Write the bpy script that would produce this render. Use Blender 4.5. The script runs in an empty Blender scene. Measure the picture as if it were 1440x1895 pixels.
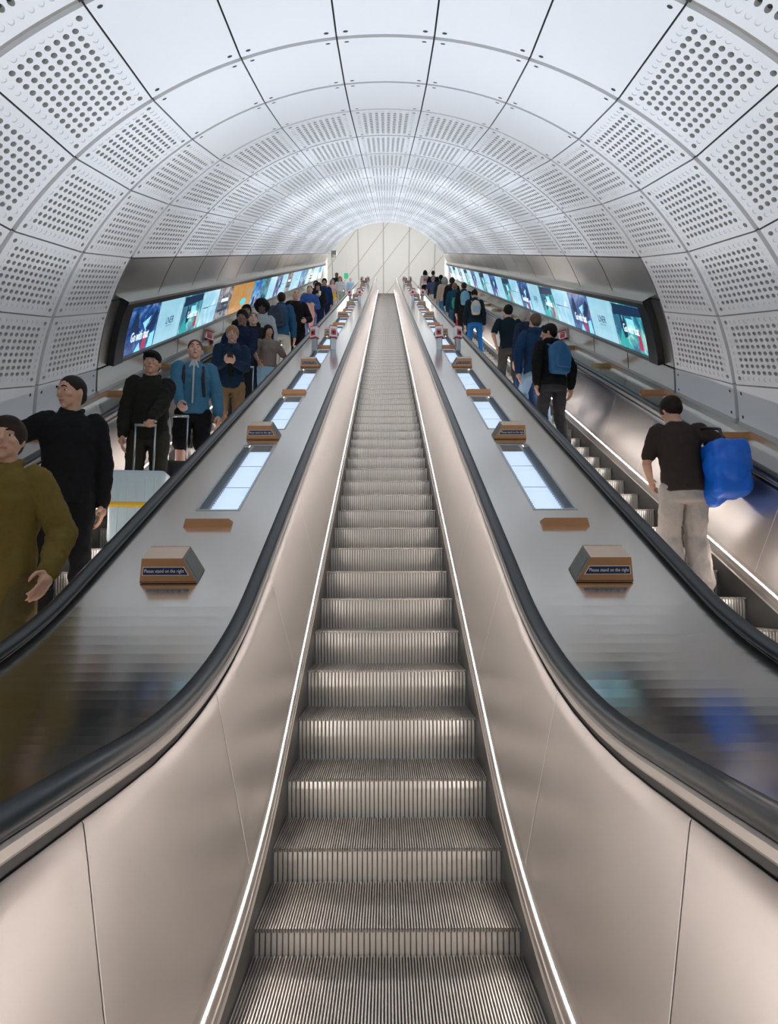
import bpy, bmesh, math, random
from math import sin, cos, tan, pi, radians, sqrt, atan2
from mathutils import Vector, Matrix, noise
random.seed(7)
SC = bpy.context.scene
COL = SC.collection
S30, C30, T30 = 0.5, sqrt(3)/2, tan(radians(30))
CZ = 1.41                      # eye height over the lower landing

# ------------------------------------------------------------------ helpers
def tag(o, label=None, cat=None, group=None, kind=None):
    if label: o['label'] = label
    if cat: o['category'] = cat
    if group: o['group'] = group
    if kind: o['kind'] = kind
    return o
def empty(name, loc=(0, 0, 0), rz=0.0):
    o = bpy.data.objects.new(name, None); COL.objects.link(o)
    o.empty_display_size = .1
    o.location = loc; o.rotation_euler = (0, 0, rz)
    return o
def link(name, me, mats=None, parent=None, smooth=False):
    if mats is not None:
        for m in (mats if isinstance(mats, (list, tuple)) else [mats]): me.materials.append(m)
    if smooth:
        for p in me.polygons: p.use_smooth = True
    o = bpy.data.objects.new(name, me); COL.objects.link(o)
    if parent is not None: o.parent = parent
    return o
def mesh(name, verts, faces, mats=None, parent=None, smooth=False, mi=None):
    me = bpy.data.meshes.new(name); me.from_pydata([tuple(v) for v in verts], [], faces); me.update()
    o = link(name, me, mats, parent, smooth)
    if mi:
        for p, k in zip(me.polygons, mi): p.material_index = k
    return o
def bmobj(name, bm, mats=None, parent=None, smooth=False):
    bmesh.ops.recalc_face_normals(bm, faces=bm.faces)
    me = bpy.data.meshes.new(name); bm.to_mesh(me); bm.free()
    return link(name, me, mats, parent, smooth)
def box(bm, cx, cy, cz, sx, sy, sz, bev=0.0, mat=None, seg=2):
    r = bmesh.ops.create_cube(bm, size=1.0)
    vs = r['verts']
    for v in vs: v.co = Vector((cx + v.co.x*sx, cy + v.co.y*sy, cz + v.co.z*sz))
    es = list({e for v in vs for e in v.link_edges}); fs = list({f for v in vs for f in v.link_faces})
    if bev:
        r = bmesh.ops.bevel(bm, geom=es + vs, offset=bev, segments=seg, affect='EDGES', profile=.5)
        fs = [f for f in fs if f.is_valid] + r['faces']; vs = list({v for f in fs for v in f.verts})
    if mat is not None:
        for f in fs: f.material_index = mat
    return vs
def tube(bm, pts, rad, n=8, mat=0, cap=True, sx=1.0):
    rings = []
    for i, p in enumerate(pts):
        p = Vector(p)
        a = Vector(pts[max(i-1, 0)]); b = Vector(pts[min(i+1, len(pts)-1)])
        t = (b-a).normalized() if (b-a).length > 1e-6 else Vector((0, 0, 1))
        u = t.cross(Vector((0, 1, 0)))
        if u.length < .1: u = t.cross(Vector((1, 0, 0)))
        u.normalize(); w = t.cross(u)
        r = rad[i] if isinstance(rad, (list, tuple)) else rad
        rings.append([bm.verts.new(p + u*r*sx*cos(2*pi*k/n) + w*r*sin(2*pi*k/n)) for k in range(n)])
    for a, b in zip(rings, rings[1:]):
        for k in range(n):
            f = bm.faces.new((a[k], a[(k+1) % n], b[(k+1) % n], b[k])); f.material_index = mat; f.smooth = True
    if cap:
        for r in (rings[0][::-1], rings[-1]):
            f = bm.faces.new(r); f.material_index = mat
# base curve of the escalators: height over the lower landing at distance Y
Y0 = 2.427; ZT = 20.7; YT = Y0 + ZT/T30
def fb(Y, T=.8, TT=1.0):
    if Y < Y0 - T: return 0.0
    if Y < Y0 + T*C30:
        R = T/tan(radians(15)); x = Y-(Y0-T); return R-sqrt(R*R-x*x)
    if Y < YT - TT*C30: return (Y-Y0)*T30
    if Y < YT + TT:
        R = TT/tan(radians(15)); x = YT+TT-Y; return ZT-(R-sqrt(R*R-x*x))
    return ZT
def slope_at(Y): return (fb(Y+.01)-fb(Y-.01))/.02
def yset(a, b, T=.8):
    ys = {a, b}
    for k in range(19): ys.add(Y0-T + k*(T+T*C30)/18)
    for k in range(11): ys.add(YT-C30 + k*(1+C30)/10)
    for k in range(1, 12): ys.add(Y0+T*C30 + k*(YT-C30-Y0-T*C30)/12)
    return sorted(y for y in ys if a <= y <= b)
YA, YB = -1.6, 40.6
def sweep(name, prof, mats, parent=None, x0=0.0, m=1, ya=YA, yb=YB, closed=False, smooth=False, shear=0.0, T=.8):
    """profile (x, dz) carried along the base curve; m=-1 mirrors it"""
    ys = yset(ya, yb, T)
    V = []; F = []; n = len(prof)
    for y in ys:
        for (x, dz) in prof:
            yy = y - shear*dz*.75*slope_at(y)
            V.append((x0+m*x, yy, fb(yy, T)+dz))
    for i in range(len(ys)-1):
        for j in range(n if closed else n-1):
            a = i*n+j; b = i*n+(j+1) % n
            F.append((a, b, b+n, a+n) if m > 0 else (a, a+n, b+n, b))
    if closed: F += [tuple(range(n)), tuple(range((len(ys)-1)*n, len(ys)*n))[::-1]]
    o = mesh(name, V, F, mats, parent, smooth)
    return o
def W(X, S, P): return Vector((X, S*C30 - P*S30, CZ + S*S30 + P*C30))

# ---------------------------------------------------------------- materials
def newmat(name):
    m = bpy.data.materials.new(name); m.use_nodes = True
    return m, m.node_tree, m.node_tree.nodes['Principled BSDF']
def pm(name, col, rough=.5, metal=0.0, noise_amt=0.0, nscale=20, bump=0.0, stretch=None, rvar=0.0, spec=.5, coat=0.0):
    m, nt, b = newmat(name)
    b.inputs['Base Color'].default_value = (*col, 1); b.inputs['Roughness'].default_value = rough
    b.inputs['Metallic'].default_value = metal; b.inputs['Specular IOR Level'].default_value = spec
    if coat: b.inputs['Coat Weight'].default_value = coat
    if noise_amt or bump or rvar:
        tc = nt.nodes.new('ShaderNodeTexCoord'); mp = nt.nodes.new('ShaderNodeMapping')
        nt.links.new(tc.outputs['Object'], mp.inputs[0])
        if stretch: mp.inputs['Scale'].default_value = stretch
        nz = nt.nodes.new('ShaderNodeTexNoise'); nz.inputs['Scale'].default_value = nscale; nz.inputs['Detail'].default_value = 5
        nt.links.new(mp.outputs[0], nz.inputs[0])
        if noise_amt:
            mx = nt.nodes.new('ShaderNodeMix'); mx.data_type = 'RGBA'
            mx.inputs[6].default_value = (*[c*(1-noise_amt) for c in col], 1); mx.inputs[7].default_value = (*[min(1, c*(1+noise_amt)) for c in col], 1)
            nt.links.new(nz.outputs[0], mx.inputs[0]); nt.links.new(mx.outputs[2], b.inputs['Base Color'])
        if rvar:
            mr = nt.nodes.new('ShaderNodeMapRange'); mr.inputs[3].default_value = max(.02, rough-rvar); mr.inputs[4].default_value = rough+rvar
            nt.links.new(nz.outputs[0], mr.inputs[0]); nt.links.new(mr.outputs[0], b.inputs['Roughness'])
        if bump:
            bp = nt.nodes.new('ShaderNodeBump'); bp.inputs['Strength'].default_value = bump; bp.inputs['Distance'].default_value = .002
            nt.links.new(nz.outputs[0], bp.inputs['Height']); nt.links.new(bp.outputs[0], b.inputs['Normal'])
    return m
def em(name, col, st, base=None):
    m, nt, b = newmat(name)
    b.inputs['Base Color'].default_value = (*(base or col), 1); b.inputs['Emission Color'].default_value = (*col, 1)
    b.inputs['Emission Strength'].default_value = st
    return m
_cc = {}
def cloth(col, rough=.85):
    k = tuple(round(c, 3) for c in col)
    if k not in _cc: _cc[k] = pm('cloth', col, rough, 0, .12, 60, .25, spec=.12)
    return _cc[k]
M = {}
M['grc'] = pm('panel_concrete', (.80, .815, .83), .62, 0, .015, 300, .08)
M['groove'] = pm('panel_edge', (.42, .40, .36), .8)
M['holeshade'] = pm('hole_wall_shade', (.60, .60, .575), .8)  # panel concrete darkened on the hole walls: shade inside the perforations as colour
M['dark'] = pm('dark_backing', (.055, .055, .05), .9)
M['hole'] = pm('hole_backing', (.06, .06, .05), .9)
M['deck'] = pm('deck_steel', (.64, .625, .595), .17, 1, .03, 6, 0, None, .02)
M['panel'] = pm('balustrade_steel', (.57, .535, .515), .34, 1, .03, 3, .03, (1, 1, 1), .05)
M['wallsteel'] = pm('wall_steel', (.63, .62, .58), .30, 1, .03, 2, 0, None, .03)
M['trim'] = pm('trim_steel', (.50, .47, .44), .42, 1, .05, 12)
M['skirt'] = pm('skirt_dark', (.10, .098, .092), .45, .6, .2, 8)
M['tread'] = pm('tread_aluminium', (.62, .58, .54), .33, .9, .25, 9, 0, (1, 1, .4))
M['treadgroove'] = pm('tread_groove', (.03, .028, .025), .8)
M['riser'] = pm('riser_aluminium', (.95, .88, .82), .33, .8, .12, 7, 0, (1, 1, .3))
M['black'] = pm('black_plastic', (.012, .012, .013), .35)
M['rubber'] = pm('handrail_rubber', (.012, .018, .021), .33)
M['jointwhite'] = pm('joint_cover', (.85, .80, .74), .5)
M['bronze'] = pm('bronze_metal', (.52, .27, .13), .42, .85, .08, 15)
M['bronze2'] = pm('pale_bronze', (.62, .50, .40), .40, .9, .06, 15)
M['meshgrey'] = pm('speaker_mesh', (.20, .20, .18), .6, .4, .3, 400)
M['navy'] = pm('sign_navy', (.012, .018, .07), .4)
M['white'] = pm('white_paint', (.85, .85, .84), .5)
M['red'] = pm('red_paint', (.62, .05, .06), .45)
M['posts'] = pm('post_steel', (.45, .49, .50), .3, 1, .05, 6)
M['strip'] = em('strip_light', (1, .90, .84), 62.0)
M['lamp'] = em('trough_lamp', (.60, .74, .95), .72)
M['hall'] = pm('hall_plaster', (.86, .855, .84), .7, 0, .01, 5)
M['joint'] = pm('hall_joint', (.55, .50, .45), .7)
M['hallfloor'] = pm('hall_floor', (.5, .5, .48), .4, 0, .1, 3)
M['green'] = em('exit_green', (.02, .35, .18), .6)
gm, gnt, gb = newmat('trough_glass')
gb.inputs['Roughness'].default_value = .05; gb.inputs['Transmission Weight'].default_value = 1.0; gb.inputs['IOR'].default_value = 1.3
gb.inputs['Base Color'].default_value = (.9, .95, .97, 1)
M['glass'] = gm
M['louvre'] = pm('louvre_metal', (.35, .38, .40), .3, 1)

def text(name, body, size, mat, parent, mw, align='CENTER', extrude=.0006, wmax=None):
    cu = bpy.data.curves.new(name, 'FONT'); cu.body = body; cu.size = size; cu.align_x = align; cu.align_y = 'CENTER'; cu.extrude = extrude
    cu.resolution_u = 2
    t = bpy.data.objects.new(name, cu); COL.objects.link(t)
    bpy.context.view_layer.update()
    me = bpy.data.meshes.new_from_object(t.evaluated_get(bpy.context.evaluated_depsgraph_get()))
    bpy.data.objects.remove(t)
    if wmax:
        w = max(v.co.x for v in me.vertices)-min(v.co.x for v in me.vertices)
        if w > 0:
            for v in me.vertices: v.co.x *= wmax/w
    me.name = name; me.materials.clear()
    o = link(name, me, mat, parent)
    o.matrix_local = mw
    return o

# ================================================================== TUNNEL
R = 3.48; HC = 2.154; D = radians(11.78); SP = 1.535; SC0 = 7.335; NR = 17
RINGS = [(-2.29, 1.46, 30), (-.99, .71, 30), (.31, -.04, 30), (1.61, -.79, 30), (2.98, -1.40, 27.0), (4.413, -1.837, 18.85), (5.849, -2.07, 9.56), (SC0, -HC, 0.0)]
def ring_pt(i, phi, r):
    s, p, b = RINGS[i]; b = radians(b); h = r*cos(phi)
    return W(r*sin(phi), s+h*sin(b), p+h*cos(b))
def near_map(i):
    return lambda phi, t, d: ring_pt(i, phi, R+d).lerp(ring_pt(i+1, phi, R+d), t)
def flat_map(phi, t, d):            # local tunnel frame, one straight bay
    return Vector(((R+d)*sin(phi), t*SP, (R+d)*cos(phi)))
def panel_geo(mp, pa, pb, kind, gl=.013, gt=.07, nseg=10, nc=10, nl=14):
    """one lining panel: pa..pb angles (functions of t or numbers); kind perf / plain / low"""
    if not callable(pa): a0 = pa; pa = lambda t: a0
    if not callable(pb): b0 = pb; pb = lambda t: b0
    ga = gl/2/R; ta, tb = gt/2/SP, 1-gt/2/SP
    def P(u, v, d):                 # u across the arc, v along the tunnel 0..1
        t = ta+(tb-ta)*v; a = pa(t)+ga; b = pb(t)-ga
        return mp(a+(b-a)*u, t, d)
    V = []; F = []; MI = []
    def add(p): V.append(p); return len(V)-1
    rim = .0
    if kind == 'metal' or kind == 'plain' or kind == 'low':
        holes = []
        nu, nv = 6, (1 if kind == 'metal' else 2)
        g = [[add(P(i/nu, j/nv, 0)) for j in range(nv+1)] for i in range(nu+1)]
        for i in range(nu):
            for j in range(nv): F.append((g[i][j], g[i+1][j], g[i+1][j+1], g[i][j+1])); MI.append(0)
        if kind != 'metal':         # fixing holes near the corners
            for cu, cv in ((.09, .055), (.91, .055), (.09, .945), (.91, .945)):
                eu, ev = .026, .013
                if kind == 'low': eu = .045; cu = .2 if cu < .5 else .8; ev = .012
                c0 = add(P(cu, cv, -.0015)); rg = []
                for k in range(12):
                    rg.append(add(P(cu+eu*cos(2*pi*k/12), cv+ev*sin(2*pi*k/12), -.0015)))
                for k in range(12): F.append((c0, rg[k], rg[(k+1) % 12])); MI.append(2)
    else:
        mu, mv = .045, .03
        us = [0]+[mu+(1-2*mu)*i/nc for i in range(nc+1)]+[1]; vs = [0]+[mv+(1-2*mv)*j/nl for j in range(nl+1)]+[1]
        G = [[add(P(u, v, 0)) for v in vs] for u in us]
        for i in range(len(us)-1):
            for j in range(len(vs)-1):
                q = (G[i][j], G[i+1][j], G[i+1][j+1], G[i][j+1])
                if i in (0, len(us)-2) or j in (0, len(vs)-2):
                    F.append(q); MI.append(0); continue
                ci, cj = i-1, j-1
                edge = ci in (0, nc-1) or cj in (0, nl-1)
                corner = ci in (0, nc-1) and cj in (0, nl-1)
                uc, vc = (us[i]+us[i+1])/2, (vs[j]+vs[j+1])/2
                ru, rv = (us[i+1]-us[i])*.31, (vs[j+1]-vs[j])*.33
                deep = .032 if (not edge or corner) else .006
                top = [add(P(uc+ru*cos(pi/4*k+pi/8), vc+rv*sin(pi/4*k+pi/8), 0)) for k in range(nseg)] if nseg == 8 else [add(P(uc+ru*cos(2*pi*(k+.5)/nseg), vc+rv*sin(2*pi*(k+.5)/nseg), 0)) for k in range(nseg)]
                bot = [add(P(uc+ru*.94*cos(2*pi*(k+.5)/nseg), vc+rv*.94*sin(2*pi*(k+.5)/nseg), deep)) for k in range(nseg)]
                # cell corners in ring order: angles 225,315,45,135
                cor = {5: q[0], 7: q[1], 1: q[2], 3: q[3]}
                ang = [(2*pi*(k+.5)/nseg) for k in range(nseg)]
                def near(a): # quadrant corner for angle
                    x, y = cos(a), sin(a)
                    return q[2] if x > 0 and y > 0 else q[3] if x <= 0 and y > 0 else q[0] if x <= 0 else q[1]
                for k in range(nseg):
                    k2 = (k+1) % nseg; n1, n2 = near(ang[k]), near(ang[k2])
                    if n1 == n2: F.append((top[k], n1, top[k2]))
                    else: F.append((top[k], n1, n2, top[k2]))
                    MI.append(0)
                    F.append((top[k], top[k2], bot[k2], bot[k])); MI.append(3 if deep > .01 else 0)
                F.append(tuple(bot)); MI.append(1 if deep > .01 else 0)
    # returns (edge thickness)
    n = 8
    for side in range(4):
        prev = None
        for k in range(n+1):
            x = k/n; u, v = ((x, 0), (x, 1), (0, x), (1, x))[side]
            a, b = add(P(u, v, 0)), add(P(u, v, .035))
            if prev: F.append((prev[0], a, b, prev[1])); MI.append(0 if kind != 'metal' else 0)
            prev = (a, b)
    return V, F, MI
def put_panel(name, geo, mats, parent):
    V, F, MI = geo
    return mesh(name, V, F, mats, parent, False, MI)

ceiling = empty('ceiling'); tag(ceiling, kind='structure')
wallL = empty('wall_left'); tag(wallL, kind='structure'); wallR = empty('wall_right'); tag(wallR, kind='structure')
GM = [M['grc'], M['hole'], M['dark'], M['holeshade']]
# near bays with their own bend
def base_phi(i, t):
    """angle at which the lining reaches the ledge beside the outer deck"""
    ph = radians(72)
    mp = near_map(i)
    while ph < radians(100):
        p = mp(ph, t, 0)
        if p.z < fb(p.y)+1.03: break
        ph += radians(.4)
    return ph
for i in range(3, 7):
    mp = near_map(i)
    for k in range(9):
        a = (k-4.5)*D; b = a+D
        kind = 'plain' if 2 <= k <= 6 else 'perf'
        put_panel(('plain_panel' if kind == 'plain' else 'perforated_panel'), panel_geo(mp, a, b, kind, nseg=12), GM, ceiling)
    for sgn, wl in ((-1, wallL), (1, wallR)):
        e0, e1 = base_phi(i, 0), base_phi(i, 1)
        for (a, b) in ((radians(53.01), radians(64)), (radians(64), radians(75.1))):
            aa, bb = (a, b) if sgn > 0 else (-b, -a)
            put_panel('perforated_panel', panel_geo(mp, aa, bb, 'perf', nseg=12), GM, wl)
        lo = lambda t, e0=e0, e1=e1: e0+(e1-e0)*t
        if sgn > 0: g = panel_geo(mp, radians(75.1), lo, 'low')
        else: g = panel_geo(mp, lambda t: -lo(t), radians(-75.1), 'low')
        put_panel('plain_panel', g, GM, wl)
# bays behind the camera: plain curved lining
for i in range(0, 3):
    mp = near_map(i)
    put_panel('plain_panel', panel_geo(mp, radians(-53), radians(53), 'metal'), GM, ceiling)
    for sgn, wl in ((-1, wallL), (1, wallR)):
        a, b = (radians(53), radians(92)) if sgn > 0 else (radians(-92), radians(-53))
        put_panel('plain_panel', panel_geo(mp, a, b, 'metal'), GM, wl)
# straight bays
def slope_mat(S, phi):
    return Matrix.Translation(W(0, S, -HC)) @ Matrix.Rotation(radians(30), 4, 'X') @ Matrix.Rotation(phi, 4, 'Y')
V, F, MI = panel_geo(flat_map, -D/2, D/2, 'perf', nseg=10)
me_hi = bpy.data.meshes.new('perforated_panel'); me_hi.from_pydata([tuple(v) for v in V], [], F)
for m in GM: me_hi.materials.append(m)
for p, k in zip(me_hi.polygons, MI): p.material_index = k
near_n = 100-16
cnt = 0; stuffV = []; stuffF = []; stuffM = []
V8, F8, M8 = panel_geo(flat_map, -D/2, D/2, 'perf', nseg=8)
for r in range(NR):
    for k in range(9):
        mw = slope_mat(SC0+r*SP, (k-4)*D)
        if cnt < near_n:
            o = bpy.data.objects.new('perforated_panel', me_hi); COL.objects.link(o); o.parent = ceiling; o.matrix_world = mw
        else:
            b = len(stuffV)
            stuffV += [mw @ v for v in V8]; stuffF += [tuple(j+b for j in f) for f in F8]; stuffM += M8
        cnt += 1
o = mesh('perforated_panelling', stuffV, stuffF, GM, ceiling, False, stuffM); tag(o, kind='stuff')
A1, A2, A3, A4 = radians(53.0), radians(61.7), radians(75.1), radians(79.9)
for sgn, wl in ((-1, wallL), (1, wallR)):
    for (a, b) in ((A1, A2), (A3, A4)):
        aa, bb = (a, b) if sgn > 0 else (-b, -a)
        V, F, MI = panel_geo(flat_map, aa, bb, 'metal', gt=.032, gl=.024)
        me = bpy.data.meshes.new('steel_panel'); me.from_pydata([tuple(v) for v in V], [], F)
        me.materials.append(M['wallsteel'])
        for r in range(NR):
            o = bpy.data.objects.new('steel_panel', me); COL.objects.link(o); o.parent = wl; o.matrix_world = slope_mat(SC0+r*SP, 0)
    # short steel return before the first screen
    aa, bb = (A2, A3) if sgn > 0 else (-A3, -A2)
    V, F, MI = panel_geo(lambda p, t, d: Vector(((R+d)*sin(p), t*.26, (R+d)*cos(p))), aa, bb, 'metal', gt=.03, gl=.02)
    me = bpy.data.meshes.new('steel_panel'); me.from_pydata([tuple(v) for v in V], [], F); me.materials.append(M['wallsteel'])
    o = bpy.data.objects.new('steel_panel', me); COL.objects.link(o); o.parent = wl; o.matrix_world = slope_mat(SC0, 0)
# shell behind the panels (closes the joints)
V = []; F = []
frames = [(lambda ph, i=i: ring_pt(i, ph, R+.036)) for i in range(8)]
angs = [radians(a) for a in range(-96, 97, 4)]
for f_ in frames: V += [f_(a) for a in angs]
V += [slope_mat(SC0+NR*SP, 0) @ Vector(((R+.036)*sin(a), 0, (R+.036)*cos(a))) for a in angs]
n = len(angs)
for i in range(8):
    for j in range(n-1): F.append((i*n+j, i*n+j+1, (i+1)*n+j+1, (i+1)*n+j))
mesh('lining_backing', V, F, M['groove'], ceiling)
# dark line behind the lengthways joints
bm = bmesh.new()
for k in range(-5, 5):
    ph = (k+.5)*D
    pts = [[ring_pt(i, ph+s*.005, R+.030) for i in range(3, 8)]+[slope_mat(SC0+NR*SP, 0) @ Vector(((R+.03)*sin(ph+s*.005), 0, (R+.03)*cos(ph+s*.005)))] for s in (-1, 1)]
    a = [bm.verts.new(p) for p in pts[0]]; b = [bm.verts.new(p) for p in pts[1]]
    for j in range(len(a)-1): bm.faces.new((a[j], a[j+1], b[j+1], b[j]))
bmobj('joint_shadow_strip', bm, M['dark'], ceiling)
for sgn, wl in ((-1, wallL), (1, wallR)):
    V = []; F = []; aa_ = [radians(53.2+2.7*j) for j in range(11)]
    for S in (SC0+.01, SC0+NR*SP-.01):
        V += [slope_mat(S, 0) @ Vector((sgn*(R+.033)*sin(a), 0, (R+.033)*cos(a))) for a in aa_]
    for j in range(10): F.append((j, j+1, j+12, j+11))
    mesh('panel_backing', V, F, M['dark'], wl)
# ledge at the foot of the walls
for sgn, wl in ((-1, wallL), (1, wallR)):
    sweep('ledge', [(3.345, .985), (3.35, 1.05), (3.50, 1.06), (3.62, 1.06)], M['wallsteel'], wl, 0, sgn, YA, 32.0)

# ============================================================== ESCALATORS
CX = 2.24                      # spacing of the three escalators
def build_step():
    bm = bmesh.new()
    n = 92; p = 1.0/n; x = -.5; prof = []
    for i in range(n):
        prof += [(x, -.008), (x+p*.22, 0), (x+p*.62, 0), (x+p*.84, -.008)]; x += p
    ys = [-.004, .377]
    rows = [[bm.verts.new((a, y, b)) for a, b in prof] for y in ys]
    for j in range(len(prof)-1):
        f = bm.faces.new((rows[0][j], rows[0][j+1], rows[1][j+1], rows[1][j])); f.material_index = 1 if j % 4 == 3 else 0
    # nosing lip
    lo = [bm.verts.new((a, -.002, -.016 if b < -.001 else -.014)) for a, b in prof]
    for j in range(len(prof)-1):
        f = bm.faces.new((lo[j], lo[j+1], rows[0][j+1], rows[0][j])); f.material_index = 1 if j % 4 == 3 else 0
    return bm
def build_riser():
    bm = bmesh.new()
    n = 46; p = 1.0/n; x = -.5; prof = []
    for i in range(n):
        prof += [(x, .006), (x+p*.18, 0), (x+p*.68, 0), (x+p*.86, .006)]; x += p
    zs = [(-.014, .004), (-.05, .003), (-.10, .006), (-.15, .013), (-.20, .024), (-.25, .038)]
    rows = [[bm.verts.new((a, b+dy, z)) for a, b in prof] for z, dy in zs]
    for r in range(len(rows)-1):
        for j in range(len(prof)-1):
            f = bm.faces.new((rows[r][j], rows[r+1][j], rows[r+1][j+1], rows[r][j+1])); f.material_index = 1 if j % 4 == 3 else 0
    return bm
def step_z(Y): return fb(Y, 1.05)
bm = build_step(); me_tread = bpy.data.meshes.new('tread'); bm.to_mesh(me_tread); bm.free()
for m in (M['tread'], M['treadgroove']): me_tread.materials.append(m)
bm = build_riser(); me_riser = bpy.data.meshes.new('riser'); bm.to_mesh(me_riser); bm.free()
for m in (M['riser'], M['treadgroove']): me_riser.materials.append(m)
PAN = [(.528, .245), (.540, .32), (.553, .40), (.580, .56), (.607, .72), (.632, .87), (.642, .925), (.646, .93)]
HR = [(.633, 1.004), (.630, 1.016), (.633, 1.030), (.645, 1.040), (.667, 1.044), (.689, 1.040), (.701, 1.030), (.704, 1.016), (.701, 1.004), (.690, .998), (.644, .998)]
def step_nosing(k): return 4.779+.38*k
def escalator(cx, label):
    root = empty('escalator', (cx, 0, 0)); tag(root, label, 'escalator')
    for k in range(-7, 89):
        Y = step_nosing(k)
        st = empty('step', (0, Y, step_z(Y))); st.parent = root
        o = bpy.data.objects.new('tread', me_tread); COL.objects.link(o); o.parent = st
        o = bpy.data.objects.new('riser', me_riser); COL.objects.link(o); o.parent = st
    for m in (-1, 1):
        sweep('skirt', [(.504, -.35), (.504, .10)], M['skirt'], root, 0, m)
        sweep('skirt_trim', [(.504, .10), (.509, .112), (.510, .150), (.506, .152), (.510, .156), (.512, .192), (.515, .198)], M['trim'], root, 0, m)
        sweep('strip_light', [(.5150, .198), (.5184, .2125)], M['strip'], root, 0, m, YA, 39.2)
        sweep('strip_trim', [(.5184, .2125), (.524, .216), (.529, .246), (.534, .246)], M['trim'], root, 0, m)
        sweep('panel_backing', [(.534, .246), (.648, .93)], M['trim'], root, 0, m)
        # satin steel panels with thin joints
        js = [-1.6, -.65, .37, 1.39]
        y = 1.39
        while y < 40:
            y += 1.02; js.append(min(y, 40.6))
        for a, b in zip(js, js[1:]):
            if b-a < .1: continue
            V = []; F = []
            ys = [a+.003]+[a+(b-a)*q/5 for q in range(1, 5)]+[b-.003]
            n = len(PAN)
            for yy0 in ys:
                for (x, dz) in PAN:
                    yy = yy0 - (dz-.93)*0 - dz*.78*slope_at(yy0)*.75 + .70*slope_at(yy0)*.0
                    yy += .93*.78*slope_at(yy0)*.75
                    V.append((m*x, yy, fb(yy)+dz))
            for i in range(len(ys)-1):
                for j in range(n-1):
                    q = i*n+j; F.append((q, q+1, q+n+1, q+n) if m > 0 else (q, q+n, q+n+1, q+1))
            mesh('balustrade_panel', V, F, M['panel'], root, True)
            jv = []; jf = []
            for (x, dz) in PAN:
                for o_ in (.0, .006):
                    yy = b-.003 + (.93-dz)*.78*slope_at(b)*.75 + o_
                    jv.append((m*(x-.0012), yy, fb(yy)+dz))
            for j in range(n-1): jf.append((2*j, 2*j+1, 2*j+3, 2*j+2))
            mesh('panel_joint', jv, jf, M['jointwhite'], root)
        sweep('recess', [(.648, .930), (.652, .93), (.652, .962), (.644, .962)], M['black'], root, 0, m)
        sweep('rail_guide', [(.644, .960), (.637, .963), (.633, .970), (.634, .990), (.640, .997), (.66, .998)], M['trim'], root, 0, m)
        sweep('handrail', HR, M['rubber'], root, 0, m, closed=True, smooth=True)
    return root
escalator(0, 'empty middle escalator rising straight ahead with bare ribbed steps')
escalator(-CX, 'escalator beside the left wall carrying people down')
escalator(CX, 'escalator beside the right wall carrying people up')
# decks between and beside the escalators
dk = [(.69, .985), (.705, .986), (CX-.705, .986), (CX-.69, .985)]
WINS = [(4.10, 5.39)]
for _k in range(10):
    _b = 5.538+3.345*_k
    WINS.append((_b+.33, _b+1.58))
    if _b+3.345 < 36.5: WINS.append((_b+1.92, _b+3.20))
WINS = [q for q in WINS if q[1] < 36.8]
DECKS = {}
def mid_deck(m, lb):
    V = []; F = []
    def strip(x0, x1, ya, yb):
        ys = sorted(set([y for y in yset(ya, yb)]))
        for y in ys:
            b = len(V); V.extend([(m*x0, y, fb(y)+.986), (m*x1, y, fb(y)+.986)])
            if y != ys[0]: F.append((b-2, b-1, b+1, b))
    strip(.69, .988, YA, YB); strip(1.252, CX-.69, YA, YB)
    y = YA
    for a, b in WINS: strip(.988, 1.252, y, a); y = b
    strip(.988, 1.252, y, YB)
    root = empty('balustrade_deck'); tag(root, lb, 'deck')
    o = mesh('deck_plate', V, F, M['deck'], root); o.matrix_world = Matrix.Identity(4)
    DECKS[m] = root
mid_deck(-1, 'wide brushed steel deck between the middle and left escalators')
mid_deck(1, 'wide brushed steel deck between the middle and right escalators')
for m, lb in ((-1, 'narrow steel deck between the left escalator and the left wall'), (1, 'narrow steel deck between the right escalator and the right wall')):
    o = sweep('balustrade_deck', [(CX+.69, .985), (3.342, .986)], M['deck'], None, 0, m); tag(o, lb, 'deck')

# ================================================================== CAMERA
cam = bpy.data.cameras.new('camera'); co = bpy.data.objects.new('camera', cam); COL.objects.link(co)
f_px = 1150.0
cam.sensor_fit = 'VERTICAL'; cam.sensor_height = 36; cam.sensor_width = 36*1440/1895; cam.lens = f_px/1895*36
cam.clip_start = .05; cam.clip_end = 500
TH = radians(30)-atan2(481.5, f_px)
yaw = -(720-714.2-1.44)/f_px; 
co.location = (0, 0, CZ)
co.rotation_mode = 'XYZ'
co.matrix_world = Matrix.Translation((0, 0, CZ)) @ Matrix.Rotation(yaw, 4, 'Z') @ Matrix.Rotation(pi/2+TH, 4, 'X') @ Matrix.Rotation(-.003, 4, 'Z')
SC.camera = co
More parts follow.
